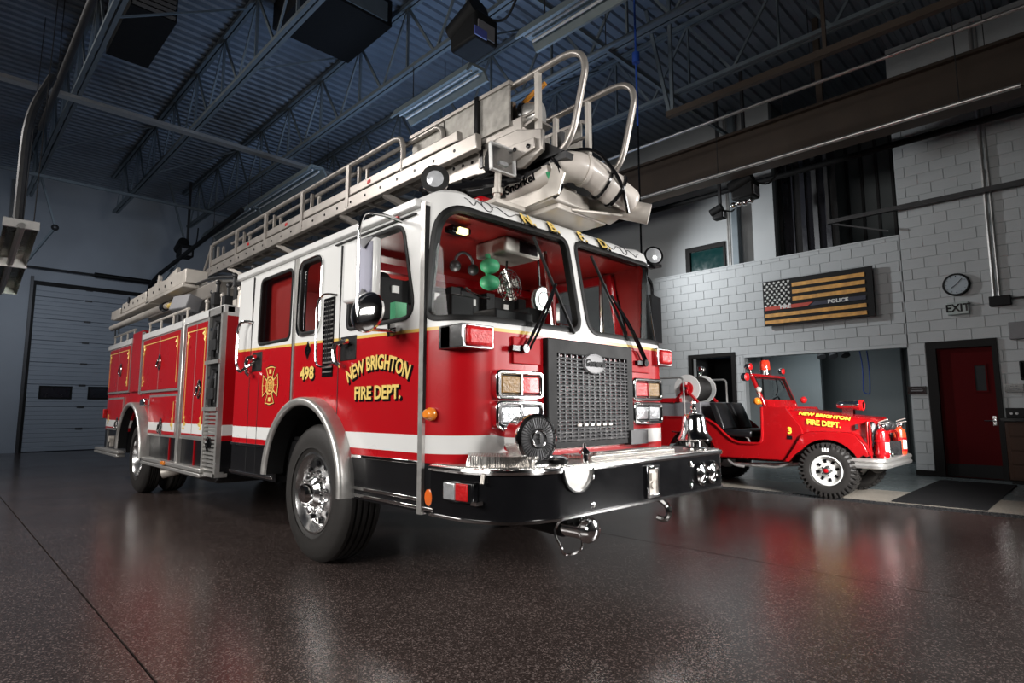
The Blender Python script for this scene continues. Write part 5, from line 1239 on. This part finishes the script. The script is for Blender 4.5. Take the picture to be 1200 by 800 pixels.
obj('winch_plate', MB().box(-3.42, -3.22, 3.2, 3.24, 3.42, 3.72), M_silver, LA); obj('winch_ring', MB().lathe([(.105, -.04), (.115, -.03), (.115, .0), (.1, .0)], (-3.18, 3.30, 3.60), (.85, .45, -.05), 24), M_black, LA)
obj('orange_hose', MB().tube([(-4.3, 3.35, 3.45), (-3.6, 3.33, 3.45), (-3.2, 3.3, 3.74), (-2.95, 3.3, 3.80)], .02), mat('orange_hose_cover', (.55, .22, .02), .5), LA)
# waterway and nozzle
ww = part('water_monitor', T, (-2.9, 3.4, 2.95))
PX = mat('cream_waterway_paint', (.62, .57, .52), .35, .0, coat=.3, var=.15, scale=9)
obj('waterway_pipe', MB().lathe([(.10, 0), (.10, .02), (.082, .03), (.082, .46), (.105, .47), (.105, .52), (.09, .53)], (-3.30, 3.17, 2.90), (.93, .10, .18), 28), PX, ww)
pdir = Vector((.93, .10, .18)).normalized(); side = Vector((.10, -.93, 0)).normalized()
pp = Vector((-3.30, 3.17, 2.90))+pdir*.24+side*.083
upv = side.cross(pdir); upv = upv if upv.z > 0 else -upv
obj('waterway_lettering', text(MB(), 'Snorkel', pp, pdir, upv, .095, bold=.003), M_black, ww)
e0 = Vector((-3.30, 3.17, 2.90))+pdir*.53
obj('waterway_elbow', MB().tube([e0, e0+Vector((.06, .02, .02)), e0+Vector((.12, .07, .02)), e0+Vector((.16, .14, .0)), e0+Vector((.19, .22, -.03)), e0+Vector((.215, .30, -.07))], .115, 20), PX, ww)
obj('elbow_flange', MB().lathe([(.125, 0), (.125, .03), (.11, .035)], e0+Vector((.15, .12, .0)), (.3, .8, -.1), 24), PX, ww)
n0_ = e0+Vector((.2, .26, -.06))
obj('nozzle', MB().lathe([(.11, 0), (.12, .06), (.125, .14), (.10, .16), (.10, .22), (.09, .3), (.075, .33), (.06, .34)], n0_, (.35, .78, -.38), 24), PX, ww)
for k, o_ in enumerate((.03, .15)): obj('clamp_band', MB().lathe([(.135, 0), (.135, .018), (.12, .018)], n0_+Vector((.35, .78, -.38)).normalized()*o_, (.35, .78, -.38), 24), M_black, ww)
obj('control_cable', MB().tube([e0+Vector((.05, -.1, .06)), e0+Vector((.14, -.12, -.05)), e0+Vector((.15, -.1, -.2)), e0+Vector((.05, -.09, -.26)), e0+Vector((-.04, -.08, -.18))], .013, 7).tube([e0+Vector((.1, 0, .12)), e0+Vector((.3, .1, .12)), e0+Vector((.38, .3, -.1)), e0+Vector((.33, .45, -.3))], .014, 7), M_black, ww)
obj('swivel_box', MB().box(-3.25, -2.72, 3.12, 3.55, 2.74, 2.86).box(-3.2, -2.80, 3.2, 3.5, 2.86, 2.93), M_cream, ww, bevel=.015)
obj('swivel_plate', MB().prism([(-3.0, 2.74), (-2.66, 2.76), (-2.60, 2.90), (-2.70, 3.0), (-2.76, 2.86), (-3.0, 2.80)], 'y', 3.10, 3.12), M_cream, ww)
obj('green_line', MB().tube([e0+Vector((-.02, -.08, -.02)), e0+Vector((.04, -.1, -.1)), e0+Vector((.06, -.06, -.2))], .02, 6), M_green, ww)
obj('monitor_cylinder', MB().cyl((-3.05, 3.5, 2.9), (-2.5, 3.86, 2.78), .05).cyl((-2.6, 3.8, 2.8), (-2.42, 3.92, 2.74), .08), M_cream, ww)
obj('monitor_base', MB().box(-3.4, -2.75, 3.2, 3.8, 2.70, 2.75).prism([(-2.75, 3.35), (-2.55, 3.75), (-2.75, 3.85)], 'z', 2.71, 2.74), M_cream, ww, bevel=.01)
obj('platform_belly', MB().prism([(-3.7, 3.05), (-3.0, 2.98), (-2.62, 3.08), (-2.8, 3.2), (-3.7, 3.2)], 'y', 3.12, 3.8), M_darkmet, ww)
# rear boom side with stepped beam
RB = part('rear_boom', T, (-11.4, 2.7, 3.0)); yb = 2.5
for x0, x1, z0, z1 in ((-13.8, -13.05, 2.99, 3.15), (-12.9, -11.2, 3.02, 3.20), (-11.1, -9.05, 3.02, 3.22)):
    obj('stepped_beam', MB().box(x0, x1, yb-.05, yb+.25, z0, z1), M_cream, RB, bevel=.012)
obj('step_lip', MB().box(-13.5, -10.9, yb-.07, yb+.2, 2.95, 3.0).box(-11.1, -9.1, yb-.07, yb+.2, 2.96, 3.01), M_cream, RB, bevel=.008)
obj('bolt_holes', (lambda m_: [m_.cyl((-12.7+i*.33, yb-.051, 3.11), (-12.7+i*.33, yb-.056, 3.11), .022, n=8) for i in range(10)] and m_)(MB()), M_black, RB, kind='stuff')
obj('round_port', MB().lathe([(.06, 0), (.06, .02), (.04, .02)], (-12.35, yb-.05, 3.20), (0, -1, 0), 16), M_black, RB)
obj('top_bracket', MB().box(-10.9, -10.5, yb, yb+.06, 3.2, 3.28).obox((-10.6, yb, 3.3), (.1, .04, .14), ry=.4), M_cream, RB); obj('top_bracket', MB().obox((-9.9, yb+.02, 3.26), (.5, .04, .1), ry=-.15), M_cream, RB)
obj('jack_tube', MB().cyl((-13.8, yb-.02, 2.83), (-10.15, yb-.02, 2.80), .055).cyl((-10.15, yb-.02, 2.8), (-9.95, yb-.02, 2.8), .045), M_cream, RB)
obj('tube_collar', MB().cyl((-10.2, yb-.02, 2.8), (-10.05, yb-.02, 2.8), .065), M_black, RB); obj('yellow_hose_end', MB().cyl((-9.95, yb, 2.79), (-9.55, yb, 2.80), .04), M_gold, RB)
obj('hanging_hook', MB().tube([(-13.6, yb, 2.8), (-13.58, yb, 2.66)], .012).tube([(-13.3, yb, 2.8), (-13.28, yb, 2.68)], .012), M_darkmet, RB)
obj('lower_boom', MB().box(-11.6, -8.2, yb+.1, yb+.55, 2.74, 2.95), M_silver, RB, bevel=.02)
obj('boom_support', MB().cyl((-10.0, yb+.15, 2.34), (-10.0, yb+.15, 2.8), .06).cyl((-9.75, yb+.15, 2.34), (-9.75, yb+.15, 2.8), .045).cyl((-10.3, yb+.2, 2.34), (-10.3, yb+.2, 2.75), .05), M_darkmet, RB)
sl = obj('scene_lamp', MB().obox((-8.95, 2.45, 2.68), (.42, .2, .22), rx=-.3, rz=.25), M_grey, T, bevel=.015); obj('scene_lamp_yoke', MB().cbox((-8.95, 2.52, 2.5), (.3, .06, .2)), M_darkmet, T)
# turntable machinery between body and ladder
TT = part('turntable', T, (-7.6, 3.3, 2.7))
obj('pedestal', MB().cyl((-8.0, 3.52, 2.34), (-8.0, 3.52, 2.95), .55, .48, 32), M_silver, TT)
obj('deck_plate', MB().box(-12.4, -6.8, 2.6, 4.6, 2.35, 2.40), M_tread, TT)
for i in range(9):
    x = -8.6+i*.2; z = 2.48+.1*(i % 3)
    obj('hydraulic_valve', MB().cbox((x, 2.62+.07*(i % 2), z), (.12, .12, .16)).cyl((x, 2.62, z+.08), (x, 2.62, z+.2), .022, n=8).ball((x, 2.62, z+.22), .035), M_cream if i % 3 == 0 else M_darkmet, TT)
for i in range(7): obj('hydraulic_line', MB().tube([(-9.2, 2.6+.05*i, 3.02-.03*i), (-8.3, 2.62+.05*i, 3.0-.04*i), (-7.4, 2.7+.05*i, 2.86-.04*i), (-6.8, 2.75+.05*i, 2.72-.03*i)], .02, 6), M_alu if i % 2 else M_darkmet, TT)
obj('lift_cylinder', MB().cyl((-8.4, 3.2, 2.6), (-7.2, 3.3, 3.0), .09), M_darkmet, TT)
obj('elbow_pipe', MB().tube([(-7.0, 2.5, 2.36), (-7.0, 2.5, 2.56), (-6.9, 2.55, 2.64), (-6.7, 2.65, 2.66)], .05, 10).ball((-6.75, 2.7, 2.66), .07), M_cream, TT)
obj('cab_rack', MB().box(-6.3, -5.9, 2.9, 4.2, 2.7, 2.95).box(-5.2, -4.6, 2.8, 3.2, 2.7, 2.9).tube([(-5.8, 2.75, 2.85), (-4.4, 2.75, 2.92)], .03), M_darkmet, T)
obj('red_beacon', MB().box(-4.75, -4.5, 2.75, 2.95, 2.72, 2.86).box(-3.35, -3.1, 2.75, 3.0, 2.70, 2.78), M_red, T, bevel=.02)

# ================================================================== THE SMALL OPEN FIRE VEHICLE
J = thing('open_utility_vehicle', 'small red open-top fire vehicle with big white-rimmed tyres parked before the block wall', 'vehicle', (-3.9, 9.56, 0))
JN, JF, JC = 8.87, 10.25, 9.56
def jarc(xc, zc, r, a0, a1, n=14): return [(xc+r*math.cos(math.radians(a0+(a1-a0)*i/n)), zc+r*math.sin(math.radians(a0+(a1-a0)*i/n))) for i in range(n+1)]
side = [(-5.6, .62), (-5.6, 1.08), (-4.66, 1.08), (-4.52, 1.05), (-4.38, .96), (-4.24, .82), (-4.14, .74), (-4.02, .70), (-3.74, .70), (-3.69, .73), (-3.67, .80), (-3.66, 1.24), (-3.32, 1.22), (-3.12, .95), (-3.10, .84), (-3.24, .62), (-3.34, .48), (-4.38, .48)]+jarc(-4.84, .46, .44, 8, 172)+[(-5.3, .5)]
tub = MB().prism(side, 'y', JN, JN+.05).prism(side, 'y', JF-.05, JF)
tub.box(-5.6, -5.55, JN, JF, .6, 1.08).box(-4.5, -3.35, JN+.03, JF-.03, .46, .52).box(-5.58, -4.5, JN+.05, JF-.05, .86, .90).box(-4.52, -4.48, JN+.05, JF-.05, .5, .88).box(-3.68, -3.32, JN+.01, JF-.01, 1.2, 1.245).box(-3.40, -3.33, JN+.02, JF-.02, .5, 1.22)
tb = obj('tub', tub, M_red2, J, angle=30)
edge = [(x, JN-.005, z) for x, z in side[1:12]]
obj('door_edge', MB().tube(edge, .022, 8).tube([(x, JF+.005, z) for x, _, z in edge], .022, 8), M_red2, tb)
def jsec(x, z): return [(x, y, zz+z) for y, zz in ((9.02, .86), (9.02, 1.13), (9.05, 1.18), (9.12, 1.215), (9.25, 1.235), (9.56, 1.245), (9.87, 1.235), (10.0, 1.215), (10.07, 1.18), (10.1, 1.13), (10.1, .86))]
hd = MB(); A_ = jsec(-3.40, -.005); B_ = [(x, JC+(y-JC)*.93, z) for x, y, z in jsec(-2.36, -.14)]; n = len(A_)
C_ = [(x+.06, y, z-.05 if z > 1.1 else z) for x, y, z in B_]
hd.v = A_+B_+C_; hd.f = [(i, i+1, n+i+1, n+i) for i in range(n-1)]+[(n+i, n+i+1, 2*n+i+1, 2*n+i) for i in range(n-1)]+[tuple(range(n)), tuple(2*n+i for i in reversed(range(n)))]
ho = obj('hood', hd, M_red2, J, angle=40)
def jtext(s, c, size, u, v, sx_=1):
    obj('lettering', text(MB(), s, c, u, v, size, bold=.003, sx=sx_), mat('yellow_'+s.replace(' ', '_').replace('.', '').lower(), (.80, .62, .06), .4, var=.1), ho)
jtext('NEW BRIGHTON', (-2.86, 9.058, 1.112), .095, (1, .03, -.12), (0, .8, .6), .92)
jtext('FIRE DEPT.', (-2.86, 9.018, 1.005), .10, (1, .03, -.10), (0, 0, 1), .95)
obj('side_number', text(MB(), '3', (-3.27, 8.865, .90), (1, 0, 0), (0, 0, 1), .13, bold=.004), MATS['yellow_fire_dept'], tb)
obj('side_badge', MB().box(-3.31, -3.24, 8.862, JN, .78, .83), M_black, tb)
obj('hood_latch', MB().cbox((-2.44, 9.02, .97), (.035, .03, .07)), M_darkmet, ho)
for y0, y1, s in ((8.83, 9.08, 1), (10.29, 10.04, -1)):
    out = [(-3.36, .46), (-3.22, .66), (-3.12, .83), (-3.05, .88), (-2.97, .90), (-2.52, .90), (-2.42, .86), (-2.32, .74), (-2.27, .60), (-2.30, .58), (-2.34, .60)]+jarc(-2.79, .37, .42, 26, 140)+[(-3.22, .56), (-3.30, .46)]
    f_ = obj('front_fender', MB().prism(out, 'y', y0, y0+.05*s), M_red2, J, angle=30, bevel=.008)
    top = [(-3.36, .46), (-3.22, .66), (-3.12, .83), (-3.05, .88), (-2.97, .90), (-2.52, .90), (-2.42, .86), (-2.32, .74), (-2.27, .60)]; m_ = MB()
    m_.v = [(x, y0, z) for x, z in top]+[(x, y1, z) for x, z in top]; k = len(top); m_.f = [(i, i+1, k+i+1, k+i) for i in range(k-1)]
    obj('fender_top', m_, M_red2, f_)
obj('inner_wing', MB().box(-3.35, -2.33, 9.08, 9.12, .55, .9).box(-3.35, -2.33, 10.0, 10.04, .55, .9).box(-5.3, -2.3, 9.2, 9.3, .42, .52).box(-5.3, -2.3, 9.82, 9.92, .42, .52), M_blackm, J)
gp = obj('radiator_grille', MB().box(-2.33, -2.29, 8.98, 10.14, .58, 1.05), M_red2, J, bevel=.02)
for i in range(7): obj('slot', MB().box(-2.292, -2.285, 9.36+i*.06, 9.39+i*.06, .68, 1.0), M_black, gp)
for y in (9.12, 10.0):
    h = obj('headlight', MB().lathe([(.105, 0), (.105, .03), (.09, .04), (.08, .03), (.05, .055), (.004, .065)], (-2.30, y, .93), (1, 0, 0), 24), M_clear, J)
    obj('headlight_ring', MB().lathe([(.112, 0), (.112, .03), (.098, .04), (.098, 0)], (-2.30, y, .93), (1, 0, 0), 24, closed=True), M_chrome, h)
# bumper
def jb(out):
    pts = [(-2.50, JN-.03-out), (-2.24, JN-.05-out)]
    for i in range(7): a = PI/2*i/6; pts.append((-2.20+(.10+out)*math.sin(a), JN+.05-(.10+out)*math.cos(a)))
    for i in range(7): a = PI/2*i/6; pts.append((-2.20+(.10+out)*math.cos(a), JF-.05+(.10+out)*math.sin(a)))
    return pts+[(-2.24, JF+.05+out), (-2.50, JF+.03+out)]
m_ = MB(); lv_ = [(0, .43), (.025, .44), (.03, .47), (.012, .49), (.012, .505), (.03, .525), (.025, .555), (0, .565), (-.04, .565), (-.04, .43)]
n = len(jb(0))
for o_, z in lv_: m_.v += [(x, y, z) for x, y in jb(o_)]
for j in range(len(lv_)):
    j2 = (j+1) % len(lv_)
    for i in range(n-1): m_.f.append((j*n+i, j*n+i+1, j2*n+i+1, j2*n+i))
jbo = obj('chrome_bumper', m_, M_alu, J, angle=30)
obj('bumper_deck', MB().box(-2.30, -2.09, 8.95, 10.2, .535, .56), M_alu, jbo)
wn = obj('winch', MB().cyl((-2.2, 9.35, .65), (-2.2, 9.75, .65), .075).cbox((-2.2, 9.32, .66), (.18, .08, .2)).cbox((-2.2, 9.8, .66), (.18, .1, .2)), M_darkmet, J)
obj('winch_guard', MB().tube([(-2.16, 9.25, .56), (-2.16, 9.25, .9), (-2.16, 9.9, .9), (-2.16, 9.9, .56)], .02), M_red2, wn)
obj('tow_loop', MB().tube([(-2.12, 9.27+.06*math.cos(2*PI*i/16), .62+.06*math.sin(2*PI*i/16)) for i in range(16)], .014, 6, closed=True), M_chrome, jbo)
obj('front_shackle', MB().ball((-2.35, 9.5, .42), .10), M_darkmet, J)
# wheels
def jwheel(xc, y, s, R=.375, W=.25, rr=.195):
    t = part('wheel', J, (xc, y, R)); c = (xc, y, R); ax = (0, s, 0)
    tp = MB().lathe([(rr, -W), (rr+.05, -W-.005), (R-.07, -W), (R-.025, -W+.03), (R-.018, -W+.06), (R-.018, -.06), (R-.025, -.03), (R-.07, .002), (R-.1, .006), (rr+.03, -.002), (rr, -.03)], c, ax, 48, closed=True)
    for i in range(34):
        a = 2*PI*i/34; d = Vector((math.cos(a), 0, math.sin(a)))
        for h, o_, wd in ((-.045, 0, .075), (-.11, .09, .05), (-W+.11, 0, .05), (-W+.045, .09, .075)):
            a2 = a+o_; p = (xc+(R-.016)*math.cos(a2), y+s*h, R+(R-.016)*math.sin(a2)); tp.obox(p, (.026, wd, .042), ry=-a2)
        p = (xc+(R-.05)*math.cos(a), y+s*-.004, R+(R-.05)*math.sin(a)); tp.obox(p, (.05, .02, .026), ry=-a)
    obj('tyre', tp, M_rubber, t, angle=25)
    obj('rim', MB().lathe([(rr+.008, -.03), (rr+.010, -.004), (rr-.004, 0), (rr-.018, -.02), (rr-.03, -.055), (rr-.05, -.06), (.085, -.045), (.07, -.03), (.02, -.03), (.02, -W*.9), (rr-.02, -W*.9)], c, ax, 40, cap=False), mat('white_rim_%d' % int(10*abs(xc)+y), (.62, .62, .60), .35, coat=.3), t, angle=28)
    for i in range(8):
        a = 2*PI*i/8+.2; r_ = rr-.068; q = Vector((xc+r_*math.cos(a), y-s*.05, R+r_*math.sin(a)))
        obj('rim_window', MB().obox(q, (.045, .012, .035), ry=-a), M_black, t)
    obj('hub', MB().lathe([(.05, -.03), (.05, .0), (.035, .015), (.02, .02)], c, ax, 18), M_darkmet, t); obj('hub_cap', MB().lathe([(.028, .0), (.028, .03), (.01, .036)], c, ax, 14), M_red, t)
    for i in range(5):
        a = 2*PI*i/5; obj('lug_nut', MB().lathe([(.012, -.03), (.012, -.008), (.008, -.002)], (xc+.065*math.cos(a), y, R+.065*math.sin(a)), ax, 6), M_chrome, t)
    k = part  # raised white tyre lettering as short bars
    m_ = MB()
    for i in range(3):
        a = 1.45+i*.11; r_ = R-.095; m_.obox((xc+r_*math.cos(a), y+s*.008, R+r_*math.sin(a)), (.05, .004, .02), ry=-a)
    obj('tyre_lettering', m_, M_paper, t)
for xc in (-2.79, -4.84): jwheel(xc, 8.80, -1); jwheel(xc, 10.32, 1)
for xc in (-2.79, -4.84): obj('axle', MB().cyl((xc, 8.95, .375), (xc, 10.2, .375), .045).ball((xc, 9.7, .375), .13), M_blackm, J)
obj('exhaust_pipe', MB().tube([(-3.2, 9.1, .42), (-3.6, 9.05, .38), (-4.2, 9.05, .36)], .03).tube([(-3.3, 9.0, .44), (-3.5, 8.95, .36), (-3.9, 8.98, .36)], .018).tube([(-4.25, 8.95, .42), (-4.15, 8.92, .36), (-4.0, 8.95, .34)], .02), M_alu, J)
# windshield
wf = part('windshield', J, (-3.7, JC, 1.25)); xb, xt, zb, zt = -3.63, -3.81, 1.25, 1.72
def wp(y, t, d=0): return (xb+(xt-xb)*t+d*.93, y, zb+(zt-zb)*t+d*.35)
m_ = MB()
m_.bar(wp(8.93, 0), wp(8.93, 1), .05, .06); m_.bar(wp(10.17, 0), wp(10.17, 1), .05, .06)
m_.bar(wp(8.90, 1), wp(10.2, 1), .05, .07); m_.bar(wp(8.92, .10), wp(10.18, .10), .04, .12)
obj('frame', m_, M_red2, wf, bevel=.012)
obj('glass', MB().add([wp(8.95, .15), wp(10.15, .15), wp(10.15, .97), wp(8.95, .97)], [(0, 1, 2, 3)]), M_glass, wf)
obj('gasket', MB().bar(wp(8.965, .18, .02), wp(8.965, .95, .02), .02, .02).bar(wp(10.135, .18, .02), wp(10.135, .95, .02), .02, .02).bar(wp(8.96, .18, .02), wp(10.14, .18, .02), .02, .02).bar(wp(8.96, .95, .02), wp(10.14, .95, .02), .02, .02), M_seal, wf)
obj('wiper', MB().tube([wp(9.75, .92, .03), wp(9.6, .5, .04), wp(9.45, .35, .03)], .008, 6).tube([wp(9.9, .93, .03), wp(9.92, .6, .04)], .012, 6), M_black, wf)
obj('hinge', MB().cbox((-3.60, 8.93, 1.28), (.05, .04, .09)), M_red2, wf)
bz = obj('beacon', MB().lathe([(.085, 0), (.085, .07), (.078, .075)], (-3.80, 9.42, 1.755), (0, 0, 1), 24), M_chrome, J)
obj('beacon_dome', MB().lathe([(.075, .07), (.078, .09), (.072, .20), (.055, .225), (.004, .23)], (-3.80, 9.42, 1.755), (0, 0, 1), 24), mat('beacon_red', (.75, .04, .015), .2, coat=1, var=.2), bz)
for (x, y, z, r) in ((-3.84, 8.92, 1.86, .055), (-3.85, 8.80, 1.70, .065), (-3.83, 10.18, 1.84, .055)):
    l_ = obj('spot_lamp', MB().lathe([(.02, -.08), (r, -.03), (r*1.05, .03), (r*.9, .03)], (x, y, z), (1, -.3, 0), 18), M_chrome, J)
    obj('lens', MB().lathe([(r*.95, .028), (r*.5, .045), (.004, .05)], (x, y, z), (1, -.3, 0), 18), M_redlens, l_); obj('stem', MB().cyl((x, y, z), (-3.81, min(max(y, 8.93), 10.17), 1.73), .014), M_chrome, l_)
obj('turn_signal', MB().ball((-3.70, 8.82, 1.33), .055).cyl((-3.68, 8.92, 1.30), (-3.7, 8.84, 1.33), .02), M_amber, J); obj('turn_signal', MB().ball((-3.55, 10.30, 1.36), .055), M_redlens, J)
obj('side_mirror_lamp', MB().tube([(-3.7, 8.93, 1.38), (-3.66, 8.8, 1.43), (-3.66, 8.8, 1.50)], .014).ball((-3.66, 8.80, 1.5), .045), M_cream, J)
obj('steering_wheel', MB().tube([(-3.92+.09*math.sin(2*PI*i/24), 9.95+.19*math.cos(2*PI*i/24), 1.24+.17*math.sin(2*PI*i/24)) for i in range(24)], .013, 6, closed=True).cyl((-3.7, 9.95, 1.1), (-3.92, 9.95, 1.24), .02).bar((-3.92, 9.77, 1.24), (-3.92, 10.13, 1.24), .02, .01), M_black, J)
obj('dash_panel', MB().box(-3.70, -3.66, JN+.06, JF-.06, .85, 1.2), M_red2, J)
for y in (9.16, 9.74):
    st_ = part('seat', J, (-4.2, y, .9))
    sb = MB()
    def P_(i, j):
        u, v = i/6, j/7; w_ = 1-.12*v; bul = math.sin(PI*u)**.6*math.sin(PI*min(max(v, .02), .98))**.5
        return (-4.28-.16*v+.05*bul, y-.24*w_+.48*w_*u, .90+.42*v)
    sb.grid(P_, 7, 8)
    bk = MB()
    for q in sb.v: bk.v.append(q)
    k = len(sb.v); bk.v += [(q[0]-.10, q[1], q[2]) for q in sb.v]; bk.f = sb.f+[tuple(i+k for i in reversed(f)) for f in sb.f]
    rim_ = list(range(7))+[7*j+6 for j in range(1, 8)]+[49+5-i for i in range(6)]+[7*j for j in range(6, 0, -1)]
    for a in range(len(rim_)): b = rim_[(a+1) % len(rim_)]; bk.f.append((rim_[a], rim_[a]+k, b+k, b))
    obj('seat_back', bk, M_vinylblk, st_, bevel=.02)
    obj('seat_cushion', MB().box(-4.30, -3.85, y-.24, y+.24, .78, .90), M_vinylblk, st_, bevel=.04)
    obj('seat_frame', MB().tube([(-4.35, y-.2, .55), (-4.35, y-.2, .8), (-3.9, y-.2, .8), (-3.9, y-.2, .55)], .014).tube([(-4.35, y+.2, .55), (-4.35, y+.2, .8), (-3.9, y+.2, .8), (-3.9, y+.2, .55)], .014), M_alu, st_)
obj('water_tank', MB().box(-5.5, -4.72, 9.02, 10.1, .90, 1.33), M_grey, J, bevel=.015)
rl = part('hose_reel', J, (-4.95, 9.35, 1.55)); rx_, rz_ = -4.97, 1.555
for y0 in (9.06, 9.62): obj('reel_disc', MB().lathe([(.235, -.012), (.24, 0), (.235, .012)], (rx_, y0, rz_), (0, -1, 0), 36), M_white, rl)
obj('wound_hose', MB().lathe(sum([[(.19, .09+i*.045), (.212, .1125+i*.045)] for i in range(10)], [])+[(.19, .545)], (rx_, 9.0, rz_), (0, 1, 0), 32), M_rubber, rl, angle=20)
obj('reel_hub', MB().lathe([(.12, 0), (.12, .02), (.07, .03), (.06, .06), (.02, .06)], (rx_, 9.05, rz_), (0, -1, 0), 24), M_red, rl); obj('reel_cap', MB().lathe([(.035, 0), (.03, .03)], (rx_, 8.99, rz_), (0, -1, 0), 12), M_black, rl)
m_ = MB()
for y0 in (9.0, 9.68): m_.bar((rx_-.22, y0, 1.33), (rx_, y0, rz_), .05, .03).bar((rx_+.22, y0, 1.33), (rx_, y0, rz_), .05, .03)
m_.box(rx_-.5, rx_-.1, 8.98, 9.1, 1.33, 1.40); obj('reel_stand', m_, M_red, rl)
obj('reel_nozzle', MB().lathe([(.03, 0), (.035, .05), (.02, .08), (.04, .10), (.045, .16), (.02, .18)], (rx_+.02, 9.5, rz_+.22), (0, 0, 1), 14).ball((rx_+.07, 9.5, rz_+.34), .045), M_chrome, rl)
obj('side_rail', MB().tube([(-5.7, 8.95, 1.74), (-5.0, 8.92, 1.74), (-4.96, 8.92, 1.70), (-4.95, 8.92, 1.09)], .016), M_alu, J)
obj('side_rail', MB().tube([(-5.7, 10.2, 1.74), (-4.86, 10.2, 1.74), (-4.82, 10.2, 1.70), (-4.82, 10.2, 1.09)], .018), M_alu, J)
sr = part('hood_siren', J, (-2.75, 9.5, 1.35)); s0_ = (-2.60, 9.50, 1.265)
obj('siren_body', MB().lathe([(.004, -.22), (.035, -.21), (.055, -.17), (.062, -.10), (.062, .02), (.07, .03), (.075, .12), (.065, .13)], s0_, (1, .0, .0), 24), M_chrome, sr); obj('siren_mouth', MB().lathe([(.0765, .09), (.078, .13), (.068, .135), (.02, .12)], s0_, (1, 0, 0), 24), M_redlens, sr)
obj('siren_foot', MB().cbox((-2.66, 9.5, 1.18), (.14, .1, .10)), M_chrome, sr)
# fire extinguishers standing on the bumper
def ext(x, y, z, m, label, tall=.30):
    t = thing('fire_extinguisher', label, 'extinguisher', (x, y, z))
    obj('cylinder', MB().lathe([(.02, 0), (.075, .005), (.082, .03), (.082, tall), (.07, tall+.05), (.03, tall+.08), (.028, tall+.10)], (x, y, z), (0, 0, 1), 28), m, t)
    obj('label', MB().lathe([(.083, .06), (.083, .22)], (x, y, z), (0, 0, 1), 28), M_paper, t) if False else None
    lab = MB(); 
    for i in range(6):
        a0, a1 = -.9+i*.25, -.9+(i+1)*.25
        k = len(lab.v); lab.v += [(x+.084*math.cos(a), y+.084*math.sin(a), z+zz) for a in (a0, a1) for zz in (.08, .24)]; lab.f.append((k, k+2, k+3, k+1))
    obj('paper_label', lab, M_paper, t)
    obj('valve', MB().cyl((x, y, z+tall+.09), (x, y, z+tall+.14), .03).ball((x+.03, y-.02, z+tall+.12), .035), M_chrome, t)
    obj('handle', MB().bar((x-.02, y, z+tall+.14), (x+.10, y-.04, z+tall+.17), .03, .012).bar((x-.02, y, z+tall+.17), (x+.09, y-.04, z+tall+.21), .03, .012), M_cream, t)
    obj('strap', MB().lathe([(.088, .21), (.088, .24)], (x, y, z), (0, 0, 1), 24).lathe([(.088, .05), (.088, .07)], (x, y, z), (0, 0, 1), 24), M_red, t)
    obj('hose', MB().tube([(x-.03, y, z+tall+.12), (x-.09, y-.04, z+tall+.02), (x-.10, y-.05, z+.15)], .014, 6), M_black, t)
ext(-2.17, 9.08, .562, M_red2, 'red fire extinguisher with white top standing on the near end of the chrome bumper', .30)
ext(-2.17, 10.03, .562, mat('orange_red_paint', (.62, .07, .02), .3, coat=.4), 'orange-red fire extinguisher with white label at the far end of the chrome bumper', .30)
obj('bracket', MB().box(-2.285, -2.27, 8.97, 9.0, .56, 1.02).box(-2.285, -2.27, 9.16, 9.2, .56, .95).box(-2.285, -2.27, 9.0, 9.18, .75, .79), M_red2, J)
obj('bracket', MB().box(-2.285, -2.27, 9.92, 9.96, .56, 1.02).box(-2.285, -2.27, 10.1, 10.14, .56, .95).box(-2.285, -2.27, 9.95, 10.1, .75, .79), M_red2, J)
obj('spare_fittings', MB().ball((-2.2, 9.42, .98), .07).ball((-2.2, 9.56, 1.0), .06).ball((-2.2, 9.7, .97), .07).cyl((-2.2, 9.4, .95), (-2.2, 9.75, .95), .03), M_darkmet, J)
